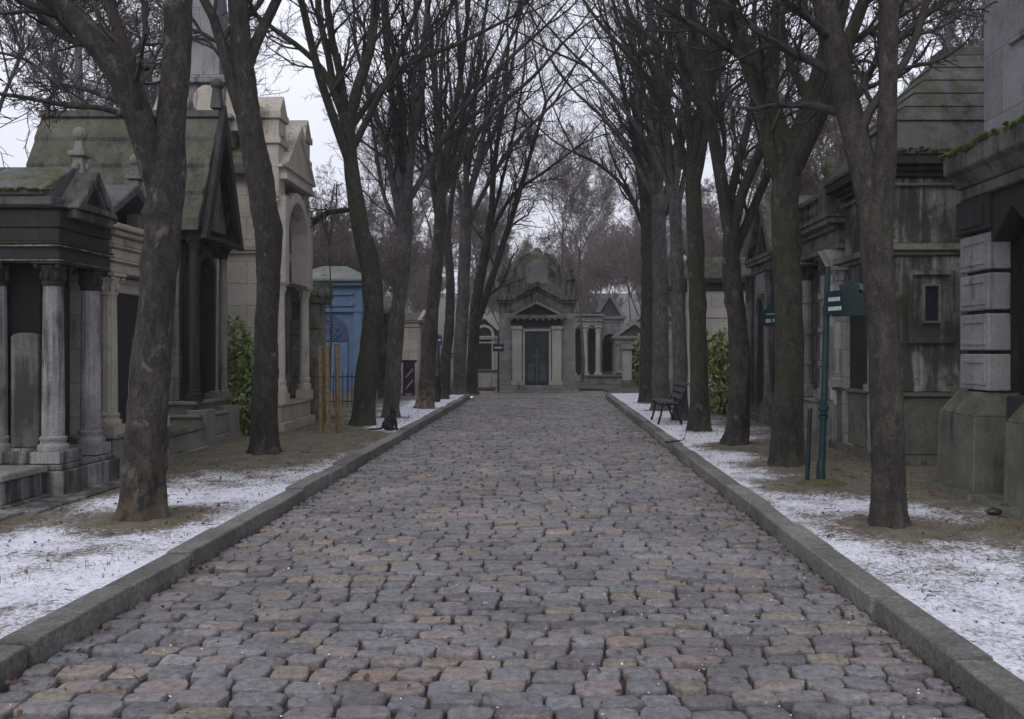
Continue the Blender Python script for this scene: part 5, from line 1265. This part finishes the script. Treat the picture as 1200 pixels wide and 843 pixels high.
hz=MB().box(-265,265,-64,424,-1.2,46).build('haze',bpy.data.materials.new('pale_haze'),bevel=0)
hm=hz.data.materials[0]; hm.use_nodes=True; hm.node_tree.nodes.clear()
ho=hm.node_tree.nodes.new('ShaderNodeOutputMaterial'); hv=hm.node_tree.nodes.new('ShaderNodeVolumePrincipled')
hv.inputs['Color'].default_value=(.80,.80,.84,1); hv.inputs['Density'].default_value=.0011
hm.node_tree.links.new(hv.outputs[0],ho.inputs['Volume']); tag(hz,'thin pale winter haze softening the far end of the avenue','haze',kind='stuff')
# ------------------------------------------------------------------ camera, sky, sun
cam=bpy.data.cameras.new('camera'); co=bpy.data.objects.new('camera',cam); COL.objects.link(co)
co.location=(0,0,CH); co.rotation_euler=(R(90),0,0); cam.sensor_width=36; cam.lens=36*F/1200
cam.shift_x=(600-VX)/1200; cam.shift_y=-(421.5-VY)/1200; cam.clip_end=2000; cam.clip_start=.05
SC.camera=co
EL,AZ=R(48),R(200)
w=bpy.data.worlds.new('World'); SC.world=w; w.use_nodes=True; nt=w.node_tree; bg=nt.nodes['Background']
sky=nt.nodes.new('ShaderNodeTexSky'); sky.sky_type='NISHITA'; sky.sun_disc=False; sky.sun_elevation=EL; sky.sun_rotation=AZ; sky.dust_density=5; sky.air_density=1.5
tc=nt.nodes.new('ShaderNodeTexCoord'); nz=nt.nodes.new('ShaderNodeTexNoise'); nz.inputs['Scale'].default_value=2.2; nz.inputs['Detail'].default_value=6; nt.links.new(tc.outputs['Generated'],nz.inputs['Vector'])
mr=nt.nodes.new('ShaderNodeMapRange'); mr.inputs['From Min'].default_value=.3; mr.inputs['From Max'].default_value=.7; mr.inputs['To Min'].default_value=.84; mr.inputs['To Max'].default_value=1.14; nt.links.new(nz.outputs['Fac'],mr.inputs['Value'])
tint=nt.nodes.new('ShaderNodeMix'); tint.data_type='RGBA'; tint.blend_type='MULTIPLY'; tint.inputs['Factor'].default_value=1; tint.inputs['A'].default_value=(6.0,6.1,6.9,1); nt.links.new(mr.outputs[0],tint.inputs['B'])
mx=nt.nodes.new('ShaderNodeMix'); mx.data_type='RGBA'; mx.inputs['Factor'].default_value=.90; nt.links.new(sky.outputs[0],mx.inputs['A']); nt.links.new(tint.outputs['Result'],mx.inputs['B'])   # thick cloud cover over the clear sky
nt.links.new(mx.outputs['Result'],bg.inputs['Color']); bg.inputs['Strength'].default_value=.10
sl=bpy.data.lights.new('sun','SUN'); sl.energy=.5; sl.angle=R(40); sl.color=(1,.97,.93); so=bpy.data.objects.new('sun',sl); COL.objects.link(so)
so.rotation_euler=(R(90)-EL,0,R(180)-AZ); so.location=(0,0,30)
SC.view_settings.view_transform='Standard'; SC.view_settings.look='None'; SC.view_settings.gamma=1; SC.view_settings.exposure=.82
SC.cycles.max_bounces=6; SC.cycles.diffuse_bounces=3
